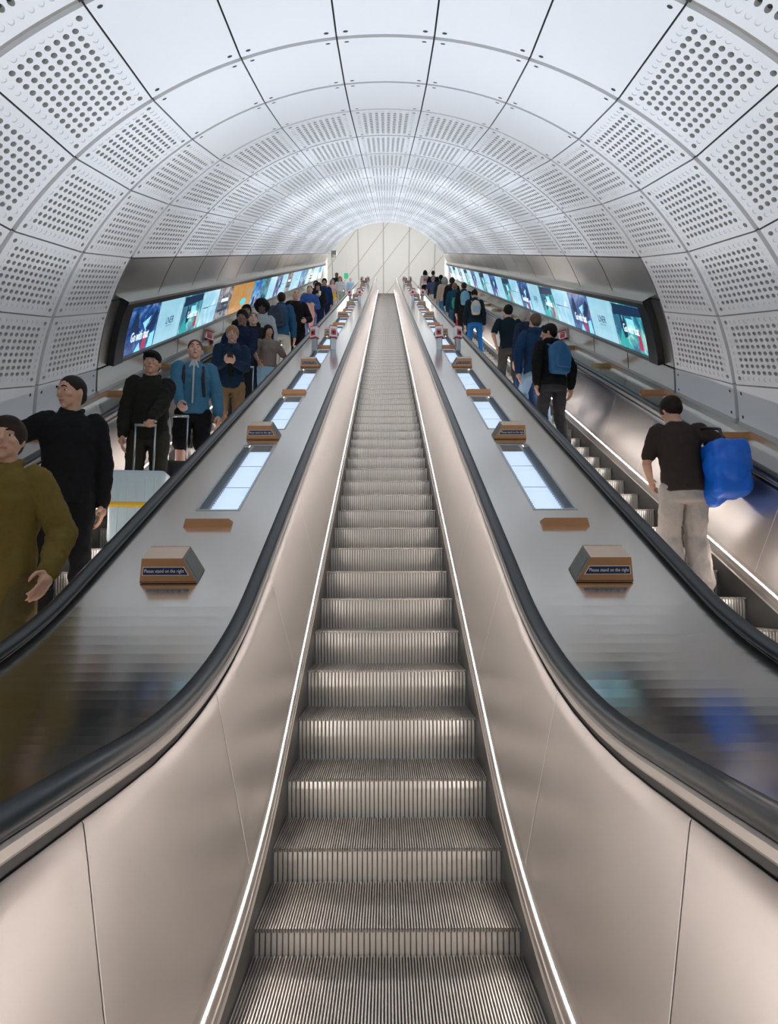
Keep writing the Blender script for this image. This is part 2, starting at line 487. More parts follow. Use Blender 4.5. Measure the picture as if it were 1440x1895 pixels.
# ============================================================= DECK FITTINGS
BOXY = [3.232]+[5.538+3.345*k for k in range(10)]
def deck_frame(x, Y, dz=.986):
    a = atan2(slope_at(Y), 1)
    return Matrix.Translation((x, Y, fb(Y)+dz)) @ Matrix.Rotation(a, 4, 'X')
ORD = ['nearest', 'second', 'third', 'fourth', 'fifth', 'sixth', 'seventh', 'eighth', 'ninth', 'tenth', 'eleventh', 'twelfth', 'thirteenth', 'fourteenth', 'fifteenth', 'sixteenth', 'seventeenth', 'eighteenth', 'nineteenth', 'twentieth', 'twenty-first', 'twenty-second', 'twenty-third', 'twenty-fourth']
M['grilleframe'] = pm('grille_frame', (.24, .24, .21), .45, .6)
def sign_box(m, Y, i):
    """m=-1 left deck, 1 right deck; the sloping grille side faces the middle escalator"""
    root = empty('sign_box'); root.matrix_world = deck_frame(m*1.13, Y, .9905) @ Matrix.Diagonal((1, 1, 1, 1))
    side = 'left' if m < 0 else 'right'
    tag(root, f'bronze sign box reading Please stand on the right, {ORD[i]} up the {side} middle deck', 'sign box', 'sign boxes along the decks')
    # corners: outer side (away from middle) upright, inner side slanted
    xo, xi = m*.147, -m*.150; xot, xit = m*.138, -m*.072; h = .115
    b = [Vector((xo, 0, 0)), Vector((xi, 0, 0)), Vector((xi, .15, 0)), Vector((xo, .15, 0))]
    t = [Vector((xot, .055, h)), Vector((xit, .055, h)), Vector((xit, .20, h)), Vector((xot, .20, h))]
    def quad(name, q, mat, parent, th=.004, off=0.0):
        c = (q[0]+q[1]+q[2]+q[3])/4; n = (q[1]-q[0]).cross(q[3]-q[0]).normalized()
        mid = Vector((0, .1, .05))
        if (c-mid).dot(n) < 0: n = -n
        V = [v+n*off for v in q]+[v+n*(off-th) for v in q]
        return mesh(name, V, [(0, 1, 2, 3), (7, 6, 5, 4), (0, 4, 5, 1), (1, 5, 6, 2), (2, 6, 7, 3), (3, 7, 4, 0)], mat, parent), n
    quad('front_face', [b[0], b[1], t[1], t[0]], M['bronze'], root)
    quad('top_face', [t[0], t[1], t[2], t[3]], M['bronze2'], root)
    quad('back_face', [b[3], b[2], t[2], t[3]], M['bronze'], root)
    quad('side_face', [b[0], b[3], t[3], t[0]], M['bronze'], root)
    sf, n = quad('speaker_side', [b[1], b[2], t[2], t[1]], M['grilleframe'], root)
    def lerp4(q, u, v): return (q[0].lerp(q[1], u)).lerp(q[3].lerp(q[2], u), v)
    q = [b[1], b[2], t[2], t[1]]
    qq = [lerp4(q, u, v) for u, v in ((.14, .12), (.86, .12), (.86, .88), (.14, .88))]
    quad('grille', qq, M['meshgrey'], sf, .003, .002)
    q = [b[0], b[1], t[1], t[0]]
    s0, s1 = (.04, .93) if m < 0 else (.04, .93)
    pl, n = quad('sign_border', [lerp4(q, u, v) for u, v in ((.035, .31), (.935, .31), (.925, .66), (.045, .66))], M['white'], root, .002, .0015)
    quad('sign_plate', [lerp4(q, u, v) for u, v in ((.05, .335), (.92, .335), (.91, .635), (.06, .635))], M['navy'], pl, .002, .0025)
    # lettering on the sloping face
    xax = Vector((1, 0, 0)); up = (t[0]-b[0]); up.x = 0; up.normalize(); nn = xax.cross(up)
    c = lerp4(q, .48, .485) + nn*.0033
    mw = Matrix(((xax.x, up.x, nn.x, c.x), (xax.y, up.y, nn.y, c.y), (xax.z, up.z, nn.z, c.z), (0, 0, 0, 1)))
    if i < 5: text('lettering', 'Please stand on the right', .026, M['white'], pl, mw, wmax=.205)
    else:
        w_ = .205
        mesh('lettering', [c+xax*x+up*y for x, y in ((-w_/2, -.006), (w_/2, -.006), (w_/2, .006), (-w_/2, .006))], [(0, 1, 2, 3)], M['posts'], pl)
    bm = bmesh.new(); box(bm, 0, .075, .0045, .292, .146, .006); bmobj('base_seal', bm, M['black'], root)
    return root
def wedge(x, Y, label, grp, w=.295):
    o_ = mesh('deck_wedge', [(-w/2, 0, 0), (w/2, 0, 0), (w/2-.012, .03, .047), (-w/2+.012, .03, .047), (w/2, .082, 0), (-w/2, .082, 0)],
              [(0, 1, 2, 3), (3, 2, 4, 5), (0, 3, 5), (1, 4, 2), (0, 5, 4, 1)], M['bronze'])
    o_.matrix_world = deck_frame(x, Y); tag(o_, label, 'wedge', grp); return o_
def trough(m, Ya, Yb_, i, side):
    """light trough let into the deck"""
    inv = Vector((m*1.12, Ya, fb(Ya)+.985)); root = empty('light_trough', inv); root.parent = DECKS[m]
    def pt(x, Y, n): # n = depth under deck plane
        s = slope_at(Y); k = 1/sqrt(1+s*s)
        return Vector((x, Y, fb(Y)+.986)) + Vector((0, -s*k, k))*n - Vector(inv)
    xa, xb = m*.988, m*1.252
    def strip4(name, x0, n0, x1, n1, mat, segs=6):
        V = []; F = []
        for q in range(segs+1):
            Y = Ya+(Yb_-Ya)*q/segs; V += [pt(x0, Y, n0), pt(x1, Y, n1)]
        for q in range(segs): F.append((2*q, 2*q+1, 2*q+3, 2*q+2))
        return mesh(name, V, F, mat, root)
    strip4('trough_wall', xa, 0, xa, -.066, M['louvre']); strip4('trough_wall', xb, 0, xb, -.066, M['louvre'])
    strip4('lamp', xa, -.062, xb, -.062, M['lamp'])
    strip4('glass', xa, -.002, xb, -.002, M['glassthin'])
    bm = bmesh.new()
    def bar(x0, x1, Y, wY, h):
        vs = [bm.verts.new(pt(x, Y+dy, n)) for n in (h, -.001) for x, dy in ((x0, 0), (x1, 0), (x1, wY), (x0, wY))]
        for f in ((0, 1, 2, 3), (0, 4, 5, 1), (1, 5, 6, 2), (2, 6, 7, 3), (3, 7, 4, 0)): bm.faces.new([vs[j] for j in f])
    e = m*.016
    bar(xa-e, xb+e, Ya-.015, .015, .002); bar(xa-e, xb+e, Yb_, .015, .002)
    n = 8
    for q in range(n):
        a = Ya+(Yb_-Ya)*q/n; bar(xa-e, xa, a, (Yb_-Ya)/n, .002); bar(xb, xb+e, a, (Yb_-Ya)/n, .002)
    bmobj('frame', bm, M['posts'], root)
    bm = bmesh.new()
    nf = int((Yb_-Ya)/.034)
    for q in range(1, nf):
        Y = Ya+q*(Yb_-Ya)/nf
        for x0, x1 in ((xb, xb-m*.045), (xa, xa+m*.012)):
            vs = [bm.verts.new(p) for p in (pt(x0, Y, -.006), pt(x1, Y, -.006), pt(x1, Y, -.058), pt(x0, Y, -.058))]
            bm.faces.new(vs)
    for fr in (.33, .66):
        Y = Ya+fr*(Yb_-Ya)
        vs = [bm.verts.new(p) for p in (pt(xa, Y, -.03), pt(xb, Y, -.03), pt(xb, Y+.012, -.03), pt(xa, Y+.012, -.03))]; bm.faces.new(vs)
    bmobj('louvre', bm, M['louvre'], root)
def stop_post(x, Y, face, label):
    root = empty('emergency_stop_post', (x, Y, fb(Y)+.986), face); tag(root, label, 'emergency stop', 'emergency stop posts on the decks')
    bm = bmesh.new(); box(bm, 0, 0, .10, .095, .06, .24, .008); bmobj('post', bm, M['posts'], root)
    bm = bmesh.new(); box(bm, 0, -.005, .315, .135, .10, .20, .012); hd = bmobj('head', bm, M['white'], root)
    bm = bmesh.new(); box(bm, 0, -.003, .418, .138, .104, .02, .006); box(bm, 0, -.003, .212, .138, .104, .014, .004); bmobj('red_band', bm, M['red'], hd)
    bm = bmesh.new(); box(bm, 0, -.058, .305, .085, .012, .11, .004); bmobj('stop_plate', bm, M['red'], hd)
    bm = bmesh.new(); bmesh.ops.create_cone(bm, segments=16, radius1=.022, radius2=.02, depth=.02, cap_ends=True, matrix=Matrix.Translation((0, -.068, .295)) @ Matrix.Rotation(pi/2, 4, 'X')); bmobj('push_button', bm, M['black'], hd)
    text('lettering', 'STOP', .034, M['white'], hd, Matrix.Translation((0, -.0655, .338)) @ Matrix.Rotation(pi/2, 4, 'X'))
    return root
M['glassthin'] = pm('trough_cover', (.85, .92, .95), .04); M['glassthin'].node_tree.nodes['Principled BSDF'].inputs['Alpha'].default_value = .12
M['glassthin'].node_tree.nodes['Principled BSDF'].inputs['Specular IOR Level'].default_value = .8
WIN = [(4.10, 5.39)]
for b_ in BOXY[1:]:
    if b_ > 5.0:
        WIN.append((b_+.33, b_+1.58))
        if b_+3.345 < 36.5: WIN.append((b_+1.92, b_+3.20))
WIN = [w_ for w_ in WIN if w_[1] < 36.8]
for m, side in ((-1, 'left'), (1, 'right')):
    for i, Y in enumerate(BOXY): sign_box(m, Y, i)
    for i, (a, b) in enumerate(WIN): trough(m, a, b, i, side)
    wy = [3.851]+[7.276+3.345*k for k in range(9)]
    for i, Y in enumerate(wy): wedge(m*1.12, Y, f'low bronze wedge across the {side} middle deck, {ORD[i]} from the bottom', 'bronze wedges on the decks')
    oy = [3.9]+[5.57+1.66*k for k in range(16)]
    for i, Y in enumerate(oy): wedge(m*3.22, Y, f'low bronze wedge on the narrow deck by the {side} wall, {ORD[i]} from the bottom', 'bronze wedges on the outer decks')
    for j, Y in enumerate((10.45, 20.5, 30.5)):
        q = ['lowest', 'halfway', 'topmost'][j]
        stop_post(m*.935, Y, m*-.25, f'red and white emergency stop post, {q} on the {side} middle deck, beside the middle escalator')
        stop_post(m*1.25, Y-.05, m*.45, f'red and white emergency stop post, {q} on the {side} middle deck, beside the {side} escalator')
    # call point on the wall foot
    root = empty('emergency_call_box'); root.matrix_world = Matrix.Translation(W(m*3.375, 12.2, -1.47)) @ Matrix.Rotation(m*-radians(50), 4, 'Z')
    tag(root, f'red and white emergency call box at the foot of the {side} wall', 'call box')
    bm = bmesh.new(); box(bm, 0, 0, 0, .18, .06, .17, .01); hd = bmobj('case', bm, M['white'], root)
    bm = bmesh.new(); box(bm, 0, -.01, .086, .182, .07, .02, .004); box(bm, 0, -.01, -.084, .182, .07, .014, .004); box(bm, 0, -.032, 0, .10, .01, .11, .003); bmobj('red_panel', bm, M['red'], root)
    text('lettering', 'STOP', .03, M['white'], root, Matrix.Translation((0, -.0385, .02)) @ Matrix.Rotation(pi/2, 4, 'X'))

# ================================================================== SCREENS
def screen_mat(name, c1, c2, c3, scale=2.0, sharp=.06, grad=0.0, st=1.0, seed=0.0):
    m, nt, b = newmat(name); N = nt.nodes; L = nt.links
    tc = N.new('ShaderNodeTexCoord'); mp = N.new('ShaderNodeMapping'); L.new(tc.outputs['UV'], mp.inputs[0]); mp.inputs['Location'].default_value = (seed, seed*.7, 0)
    nz = N.new('ShaderNodeTexNoise'); nz.inputs['Scale'].default_value = scale; nz.inputs['Detail'].default_value = 3; nz.inputs['Distortion'].default_value = 1.4; L.new(mp.outputs[0], nz.inputs[0])
    cr = N.new('ShaderNodeValToRGB'); L.new(nz.outputs[0], cr.inputs[0])
    cr.color_ramp.elements[0].position = .40; cr.color_ramp.elements[0].color = (*c1, 1)
    cr.color_ramp.elements[1].position = .5+sharp; cr.color_ramp.elements[1].color = (*c2, 1)
    e = cr.color_ramp.elements.new(.68); e.color = (*c3, 1)
    b.inputs['Base Color'].default_value = (.01, .01, .01, 1); b.inputs['Roughness'].default_value = .15
    L.new(cr.outputs[0], b.inputs['Emission Color']); b.inputs['Emission Strength'].default_value = st
    return m
LB = (.30, .62, .78)
SM = {
 'A': screen_mat('display_navy', (.012, .035, .16), (.03, .12, .36), (.28, .36, .58), 2.6, .05, st=1.0),
 'B': screen_mat('display_pale', (.30, .58, .72), (.36, .66, .80), (.42, .70, .82), 1.0, .1, st=1.05),
 'C': screen_mat('display_teal', (.02, .13, .24), (.05, .40, .42), (.42, .72, .66), 2.2, .05, st=1.0, seed=3),
 'D': screen_mat('display_sky', (.28, .58, .75), (.45, .72, .85), (.62, .82, .90), 1.6, .1, st=1.05, seed=5),
 'F': screen_mat('display_photo', (.03, .05, .07), (.20, .21, .24), (.5, .46, .44), 2.8, .03, st=.8, seed=8),
 'O': screen_mat('display_orange', (.52, .25, .05), (.60, .31, .07), (.64, .36, .11), 1.0, .1, st=.9, seed=2),
 'G': screen_mat('display_blue', (.01, .10, .38), (.03, .30, .62), (.45, .62, .80), 2.0, .04, st=1.0, seed=11),
 'H': screen_mat('display_sea', (.01, .07, .12), (.03, .32, .45), (.20, .50, .58), 2.2, .05, st=.95, seed=14)}
inkD = em('screen_ink', (.02, .05, .12), .4); inkW = em('screen_white', (.75, .92, 1), 1.3); inkB = em('screen_aqua', (.25, .65, .85), 1.0); inkR = em('screen_red', (.45, .04, .10), .8); inkN = em('screen_navy', (.006, .03, .09), .6); inkT = em('screen_teal', (.03, .36, .36), .9); inkC = em('screen_cyan', (.03, .55, .70), 1.0)
tm = slope_mat(0, 0)
P0, P1, RS = radians(63.66), radians(74.04), R-.05
def tpt(sgn, ph, r, S): return tm @ Vector((sgn*r*sin(ph), S, r*cos(ph)))
DESC = {'A': 'navy blue advert reading Go with that', 'B': 'pale blue advert reading LNER', 'C': 'teal advert reading Go with that', 'D': 'sky blue advert with a text line',
        'F': 'dark grey photographic advert', 'O': 'orange advert', 'G': 'bright blue advert', 'H': 'deep sea green advert'}
def screens(sgn, seq, side):
    hs = empty('screen_housing', tpt(sgn, P1, R, 7.6)); tag(hs, f'long black housing that frames the advert screens on the {side} wall', 'screen frame')
    off = hs.location.copy()
    def patch(name, rows, Sa, Sb, mat):
        V = []; F = []
        for S in (Sa, Sb): V += [tpt(sgn, a, r, S)-off for a, r in rows]
        n = len(rows)
        for j in range(n-1): F.append((j, j+1, j+1+n, j+n))
        return mesh(name, V, F, mat, hs)
    dg = radians
    patch('top_frame', [(dg(61.7), R+.02), (dg(61.75), R-.085), (dg(63.2), R-.085), (dg(63.6), RS), (dg(63.6), RS+.03)], 7.60, 33.4, M['black'])
    patch('top_lip', [(dg(61.45), R+.01), (dg(61.5), R-.09), (dg(62.1), R-.09), (dg(62.1), R-.086)], 7.60, 33.4, M['wallsteel'])
    patch('bottom_frame', [(dg(74.1), RS+.03), (dg(74.1), RS), (dg(74.3), R-.07), (dg(74.95), R-.07), (dg(75.1), R+.02)], 7.60, 33.4, M['blackgrey'])
    e = [(dg(61.7+13.3*j/10), R-.075) for j in range(11)]
    patch('end_frame', e, 7.60, 7.875, M['black'])
    patch('end_cheek', [(dg(61.7+13.3*j/10), R-.075) for j in range(11)], 7.60, 7.60, M['black'])
    V = []; F = []
    for j in range(11):
        a = dg(61.7+13.3*j/10); V += [tpt(sgn, a, R-.075, 7.60)-off, tpt(sgn, a, R+.02, 7.60)-off]
    for j in range(10): F.append((2*j, 2*j+1, 2*j+3, 2*j+2))
    mesh('end_cheek', V, F, M['black'], hs)
    count = {}
    for i in range(23):
        k = seq[i % len(seq)] if i < len(seq) else seq[-4:][(i-len(seq)) % 4]
        Sa, Sb = 7.885+1.105*i, 7.885+1.105*(i+1)-.012
        if Sb > 33.4: break
        a, b = tpt(sgn, P0, RS, Sa), tpt(sgn, P0, RS, Sb); c, d = tpt(sgn, P1, RS, Sa), tpt(sgn, P1, RS, Sb)
        cen = (a+b+c+d)/4
        up = ((a-c)).normalized(); ax = (b-a).normalized()*(1 if sgn < 0 else -1); nn = ax.cross(up)
        h = (a-c).length/2; w_ = (b-a).length/2
        root = empty('advert_screen'); root.matrix_world = Matrix(((ax.x, up.x, nn.x, cen.x), (ax.y, up.y, nn.y, cen.y), (ax.z, up.z, nn.z, cen.z), (0, 0, 0, 1)))
        count[k] = count.get(k, 0)+1
        tag(root, f'{DESC[k]}, {ORD[i]} screen up the {side} wall', 'advert screen', f'advert screens on the {side} wall')
        me = bpy.data.meshes.new('display'); me.from_pydata([(-w_, -h, 0), (w_, -h, 0), (w_, h, 0), (-w_, h, 0)], [], [(0, 1, 2, 3)])
        uv = me.uv_layers.new(name='UVMap')
        for lp, q in zip(uv.data, ((0, 0), (1.4, 0), (1.4, 1), (0, 1))): lp.uv = q
        disp = link('display', me, SM[k], root)
        def poly(pts, mat, z=.002, name='artwork'):
            return mesh(name, [(x*w_, y*h, z) for x, y in pts], [tuple(range(len(pts)))], mat, disp)
        I = Matrix.Identity(4)
        if k == 'A':
            poly([(-.05, .25), (.18, -.08), (.45, .5)], inkB)
            poly([(.25, -.1), (.75, .75), (.98, .5), (.6, -.15)], inkN)
            poly([(.1, -.95), (.2, -.3), (.42, -.3), (.4, -.95)], inkR)
            poly([(-.8, .1), (-.6, .7), (-.42, .72), (-.3, .1), (-.5, -.2)], inkN)
            poly([(-.3, -.98), (-.05, -.6), (.1, -.98)], inkB, .003)
            poly([(.55, -.98), (.6, -.35), (.9, -.25), (.95, -.98)], inkB, .003)
            if i < 8: text('lettering', 'Go with that', .19, inkW, disp, Matrix.Translation((-.05, -.04-.05, .004)), wmax=.62)
        if k == 'C':
            poly([(-.5, .5), (-.42, .95*.6), (-.36, .2), (-.25, .62), (-.15, .1), (-.2, -.45), (-.45, -.55), (-.52, 0)], inkN)
            poly([(-.9, -.95), (-.55, -.1), (-.1, -.95)], inkT)
            poly([(.45, -.85), (.5, -.1), (.65, .05), (.72, -.85)], inkR)
            poly([(-.95, .95), (.95, .95), (.95, .6), (-.95, .45)], inkN, .001)
            poly([(-.1, -.05), (-.1, .4), (.35, .4), (.4, -.05)], inkB, .001)
            if i < 8: text('lettering', 'Go with that', .17, inkW, disp, Matrix.Translation((.06, -.02, .004)), wmax=.55)
        if k == 'B':
            if i < 8: text('lettering', 'LNER', .15, inkD, disp, Matrix.Translation((.0, .0, .003)), wmax=.34)
            poly([(-.25, -.26), (.25, -.26), (.25, -.24), (-.25, -.24)], inkD)
        if k == 'D':
            poly([(-.9, .05), (.85, .05), (.85, .075), (-.9, .075)], inkD)
            poly([(-.7, .02), (-.2, .02), (-.2, .05), (-.7, .05)], inkD)
        if k == 'O' and i == 6:
            poly([(-.6+.5*cos(t_*pi/8), -.35+.25*sin(t_*pi/8)) for t_ in range(16)], inkC)
            poly([(.1+.25*cos(t_*pi/8), .35+.3*sin(t_*pi/8)) for t_ in range(16)], SM['F'])
        if k == 'O' and i == 5:
            for yy in (.1, 0, -.1): poly([(-.3, yy), (.3, yy), (.3, yy+.03), (-.3, yy+.03)], SM['F'])
        if k == 'F':
            poly([(-.5, .1), (-.45, .3), (.5, .3), (.5, .1)], inkW); poly([(-.8, -.5), (.7, -.5), (.7, -.35), (-.8, -.35)], inkN); poly([(-.4, -.1), (.6, -.1), (.6, .02), (-.4, .02)], inkN)
        if k in 'GH':
            poly([(-.7, -.95), (-.5, -.3), (-.2, -.2), (-.1, -.95)], inkN); poly([(.1, -.95), (.2, -.4), (.5, -.5), (.8, -.95)], inkR if k == 'G' else inkN)
    return hs
M['blackgrey'] = pm('frame_grey', (.09, .10, .10), .35, .6)
screens(-1, 'ABCDFOOGHBADFBDGHBFDBGB', 'left')
screens(1, 'CBADCBADCBADCBADCBADCBA', 'right')

# ================================================================== UPPER HALL
hf = bmesh.new(); box(hf, 0, 45.6, ZT-.1, 11, 14, .2)
tag(bmobj('floor', hf, M['hallfloor']), kind='structure')
def plane_pt(px, py):
    """point of the leaning end wall that the two builder's coordinates (across, up) name"""
    return Vector((px, 48.2-.66*(py-20.7), py))
ew = mesh('wall_end', [plane_pt(-6, 20.5), plane_pt(6, 20.5), plane_pt(6, 33), plane_pt(-6, 33)], [(0, 1, 2, 3)], M['hall']); tag(ew, kind='structure')
bm = bmesh.new()
def seam(a, b, w_=.06):
    a, b = plane_pt(*a), plane_pt(*b); d = (b-a).normalized(); w_ = w_*.75; nrm = Vector((0, -.83, -.55)); s_ = d.cross(nrm).normalized()*w_/2
    f = [bm.verts.new(v+nrm*.02) for v in (a-s_, a+s_, b+s_, b-s_)]; bm.faces.new(f)
for x in (-4.1, -2.1, -.2, 1.75, 3.7): seam((x*1.0, 20.7), (x, 32.9), .085)
for x in (-8, -6, -4, -2, 0, 2, 4, 6): seam((x-1.6, 20.7), (x+10.5, 32.9), .055)
bmobj('wall_joint', bm, M['joint'], ew)
for m, nm in ((-1, 'wall_upper_left'), (1, 'wall_upper_right')):
    bm = bmesh.new()
    for k in range(11):
        box(bm, m*(5.0+(k % 2)*.05), 31.2+1.7*k, 24.0, .3, 1.66, 16)
    tag(bmobj(nm, bm, M['hall']), kind='structure')
bm = bmesh.new(); box(bm, 0, 36, 33.2, 11, 12, .2); tag(bmobj('ceiling_upper', bm, M['hall']), kind='structure')
# ring wall round the mouth of the tunnel
V = []; F = []
aa_ = [radians(a) for a in range(-100, 101, 8)]
for a in aa_:
    V += [slope_mat(SC0+NR*SP, 0) @ Vector(((R+.04)*sin(a), 0, (R+.04)*cos(a))), slope_mat(SC0+NR*SP, 0) @ Vector(((R+3.2)*sin(a), .2, (R+3.2)*cos(a)))]
for j in range(len(aa_)-1): F.append((2*j, 2*j+1, 2*j+3, 2*j+2))
tag(mesh('wall_portal', V, F, M['hall']), kind='structure')
# tall columns either side of the upper landing
for x, Y, lb in ((-4.35, 42, 'slim white column at the upper landing, left of the stairs head'), (4.35, 42, 'slim white column at the upper landing, right of the stairs head')):
    bm = bmesh.new(); bmesh.ops.create_cone(bm, segments=20, radius1=.16, radius2=.16, depth=9.3, cap_ends=True, matrix=Matrix.Translation((0, 0, 4.65)))
    bmesh.ops.create_cone(bm, segments=20, radius1=.22, radius2=.22, depth=.2, cap_ends=True, matrix=Matrix.Translation((0, 0, .1)))
    o = bmobj('column', bm, M['white'], None, True); o.location = (x, Y, ZT); tag(o, lb, 'column')
# exit sign and a camera box
bm = bmesh.new(); box(bm, 0, 0, 0, .30, .05, .42, .01); o = bmobj('exit_sign', bm, M['green']); o.location = (-3.0, 44, 24.9); tag(o, 'small green exit sign hanging over the upper landing on the left', 'sign')
bm = bmesh.new(); tube(bm, [(0, 0, .2), (0, 0, 6.2)], .012); bmobj('hanger', bm, M['white'], o)
bm = bmesh.new(); box(bm, 0, 0, 0, .26, .3, .22, .02); o = bmobj('camera_housing', bm, M['posts']); o.location = W(-2.62, 33.9, -.1); tag(o, 'small grey camera housing at the top end of the left wall', 'camera')

# ================================================================== PEOPLE
V3 = Vector
CL = bpy.data.textures.new('creases', 'CLOUDS'); CL.noise_scale = .085; CL.noise_depth = 3
def solid(name, bm, mat, parent, vox, crease=0.0, smooth=4):
    me = bpy.data.meshes.new(name); bmesh.ops.recalc_face_normals(bm, faces=bm.faces); bm.to_mesh(me); bm.free()
    o = link(name, me, mat, parent)
    r = o.modifiers.new('r', 'REMESH'); r.mode = 'VOXEL'; r.voxel_size = vox; r.use_smooth_shade = True
    s = o.modifiers.new('s', 'SMOOTH'); s.iterations = smooth; s.factor = .5
    if crease:
        d = o.modifiers.new('d', 'DISPLACE'); d.texture = CL; d.strength = crease; d.mid_level = .3; d.texture_coords = 'LOCAL'
    return o
def loft(bm, rings, n=18):
    """rings: (centre, rx, ry) stacked upwards; closed with domed ends"""
    R_ = []
    def ring(c, rx, ry): R_.append([bm.verts.new((c[0]+rx*cos(2*pi*k/n), c[1]+ry*sin(2*pi*k/n), c[2])) for k in range(n)])
    c, rx, ry = rings[0]; ring((c[0], c[1], c[2]-.012), rx*.6, ry*.6)
    for c, rx, ry in rings: ring(c, rx, ry)
    c, rx, ry = rings[-1]; ring((c[0], c[1], c[2]+.012), rx*.6, ry*.6)
    for a, b in zip(R_, R_[1:]):
        for k in range(n): bm.faces.new((a[k], a[(k+1) % n], b[(k+1) % n], b[k]))
    bm.faces.new(R_[0][::-1]); bm.faces.new(R_[-1])
def ball(bm, c, r, mat4=None, seg=16):
    rx, ry, rz = r if isinstance(r, (tuple, list)) else (r, r, r)
    m = Matrix.Translation(c) @ Matrix.Diagonal((rx, ry, rz, 1))
    if mat4 is not None: m = mat4 @ m
    bmesh.ops.create_uvsphere(bm, u_segments=seg, v_segments=max(8, seg*2//3), radius=1.0, matrix=m)
def limb(bm, pts, rad, n=10, sub=4):
    P = []; Rr = []
    for i in range(len(pts)-1):
        a, b = V3(pts[i]), V3(pts[i+1])
        for q in range(sub):
            t = q/sub; P.append(a.lerp(b, t)); Rr.append(rad[i]+(rad[i+1]-rad[i])*(t*t*(3-2*t)))
    P.append(V3(pts[-1])); Rr.append(rad[-1])
    d0 = (P[1]-P[0]).normalized(); d1 = (P[-1]-P[-2]).normalized()
    P = [P[0]-d0*Rr[0]*.8]+P+[P[-1]+d1*Rr[-1]*.8]; Rr = [Rr[0]*.5]+Rr+[Rr[-1]*.5]
    tube(bm, P, Rr, n)
def ik(a, c, l1, l2, pole):
    a, c = V3(a), V3(c); d = c-a; L_ = min(d.length, (l1+l2)*.995); c = a+d.normalized()*L_
    x = (l1*l1-l2*l2+L_*L_)/(2*L_); h = sqrt(max(l1*l1-x*x, 0)); u = d.normalized(); p = V3(pole); p = (p-u*p.dot(u)).normalized()
    return a+u*x+p*h, c
def hand(bm, wr, dr, nrm, sd, curl, s):
    """palm, four fingers and a thumb; dr = towards the fingers, nrm = palm side, sd=+1 left hand"""
    dr = V3(dr).normalized(); nrm = V3(nrm); nrm = (nrm-dr*nrm.dot(dr)).normalized(); lat = dr.cross(nrm)*sd
    wr = V3(wr)
    def rot(v, a): return dr*(v[0]*cos(a)-v[1]*sin(a))+nrm*(v[0]*sin(a)+v[1]*cos(a))
    limb(bm, [wr-dr*.02*s, wr+dr*.03*s], [.026*s, .027*s], 8, 2)
    ball(bm, wr+dr*.055*s, (.034*s, .034*s, .034*s), None, 10)
    for i, (o, l, kn) in enumerate(((-.032, .92, .085), (-.011, 1.05, .092), (.011, 1.0, .089), (.031, .80, .080))):
        k = wr+dr*kn*s+lat*o*s
        limb(bm, [wr+dr*.015*s+lat*o*.5*s, k], [.014*s, .0115*s], 8, 2)
        p = k; a = 0; pts = [k]
        for j, (ln, ca) in enumerate(((.044, .8), (.027, 1.0), (.022, .7))):
            a += curl*ca; p = p+rot((1, 0), a)*ln*l*s; pts.append(p)
        limb(bm, pts, [.0105*s, .0095*s, .0085*s, .0072*s], 8, 2)
    b = wr+dr*.028*s-lat*.028*s
    m_ = b+(dr*.55-lat*.72+nrm*.35).normalized()*.042*s; e = m_+(dr*.85-lat*.1+nrm*(.3+curl*.4)).normalized()*.032*s; t = e+(dr*.9+lat*.2+nrm*(.2+curl*.4)).normalized()*.022*s
    limb(bm, [b-dr*.01*s+lat*.012*s, b, m_, e, t], [.014*s, .015*s, .0125*s, .0105*s, .008*s], 8, 2)
SKIN = {}
def skinmat(c):
    if c not in SKIN:
        m = pm('skin', c, .5, 0, .08, 30, .08); m.node_tree.nodes['Principled BSDF'].inputs['Subsurface Weight'].default_value = .15
        m.node_tree.nodes['Principled BSDF'].inputs['Subsurface Radius'].default_value = (.02, .008, .004); SKIN[c] = m
    return SKIN[c]
LIGHT, TAN, BROWN, DEEP = (.66, .40, .30), (.52, .30, .20), (.26, .135, .085), (.085, .045, .032)
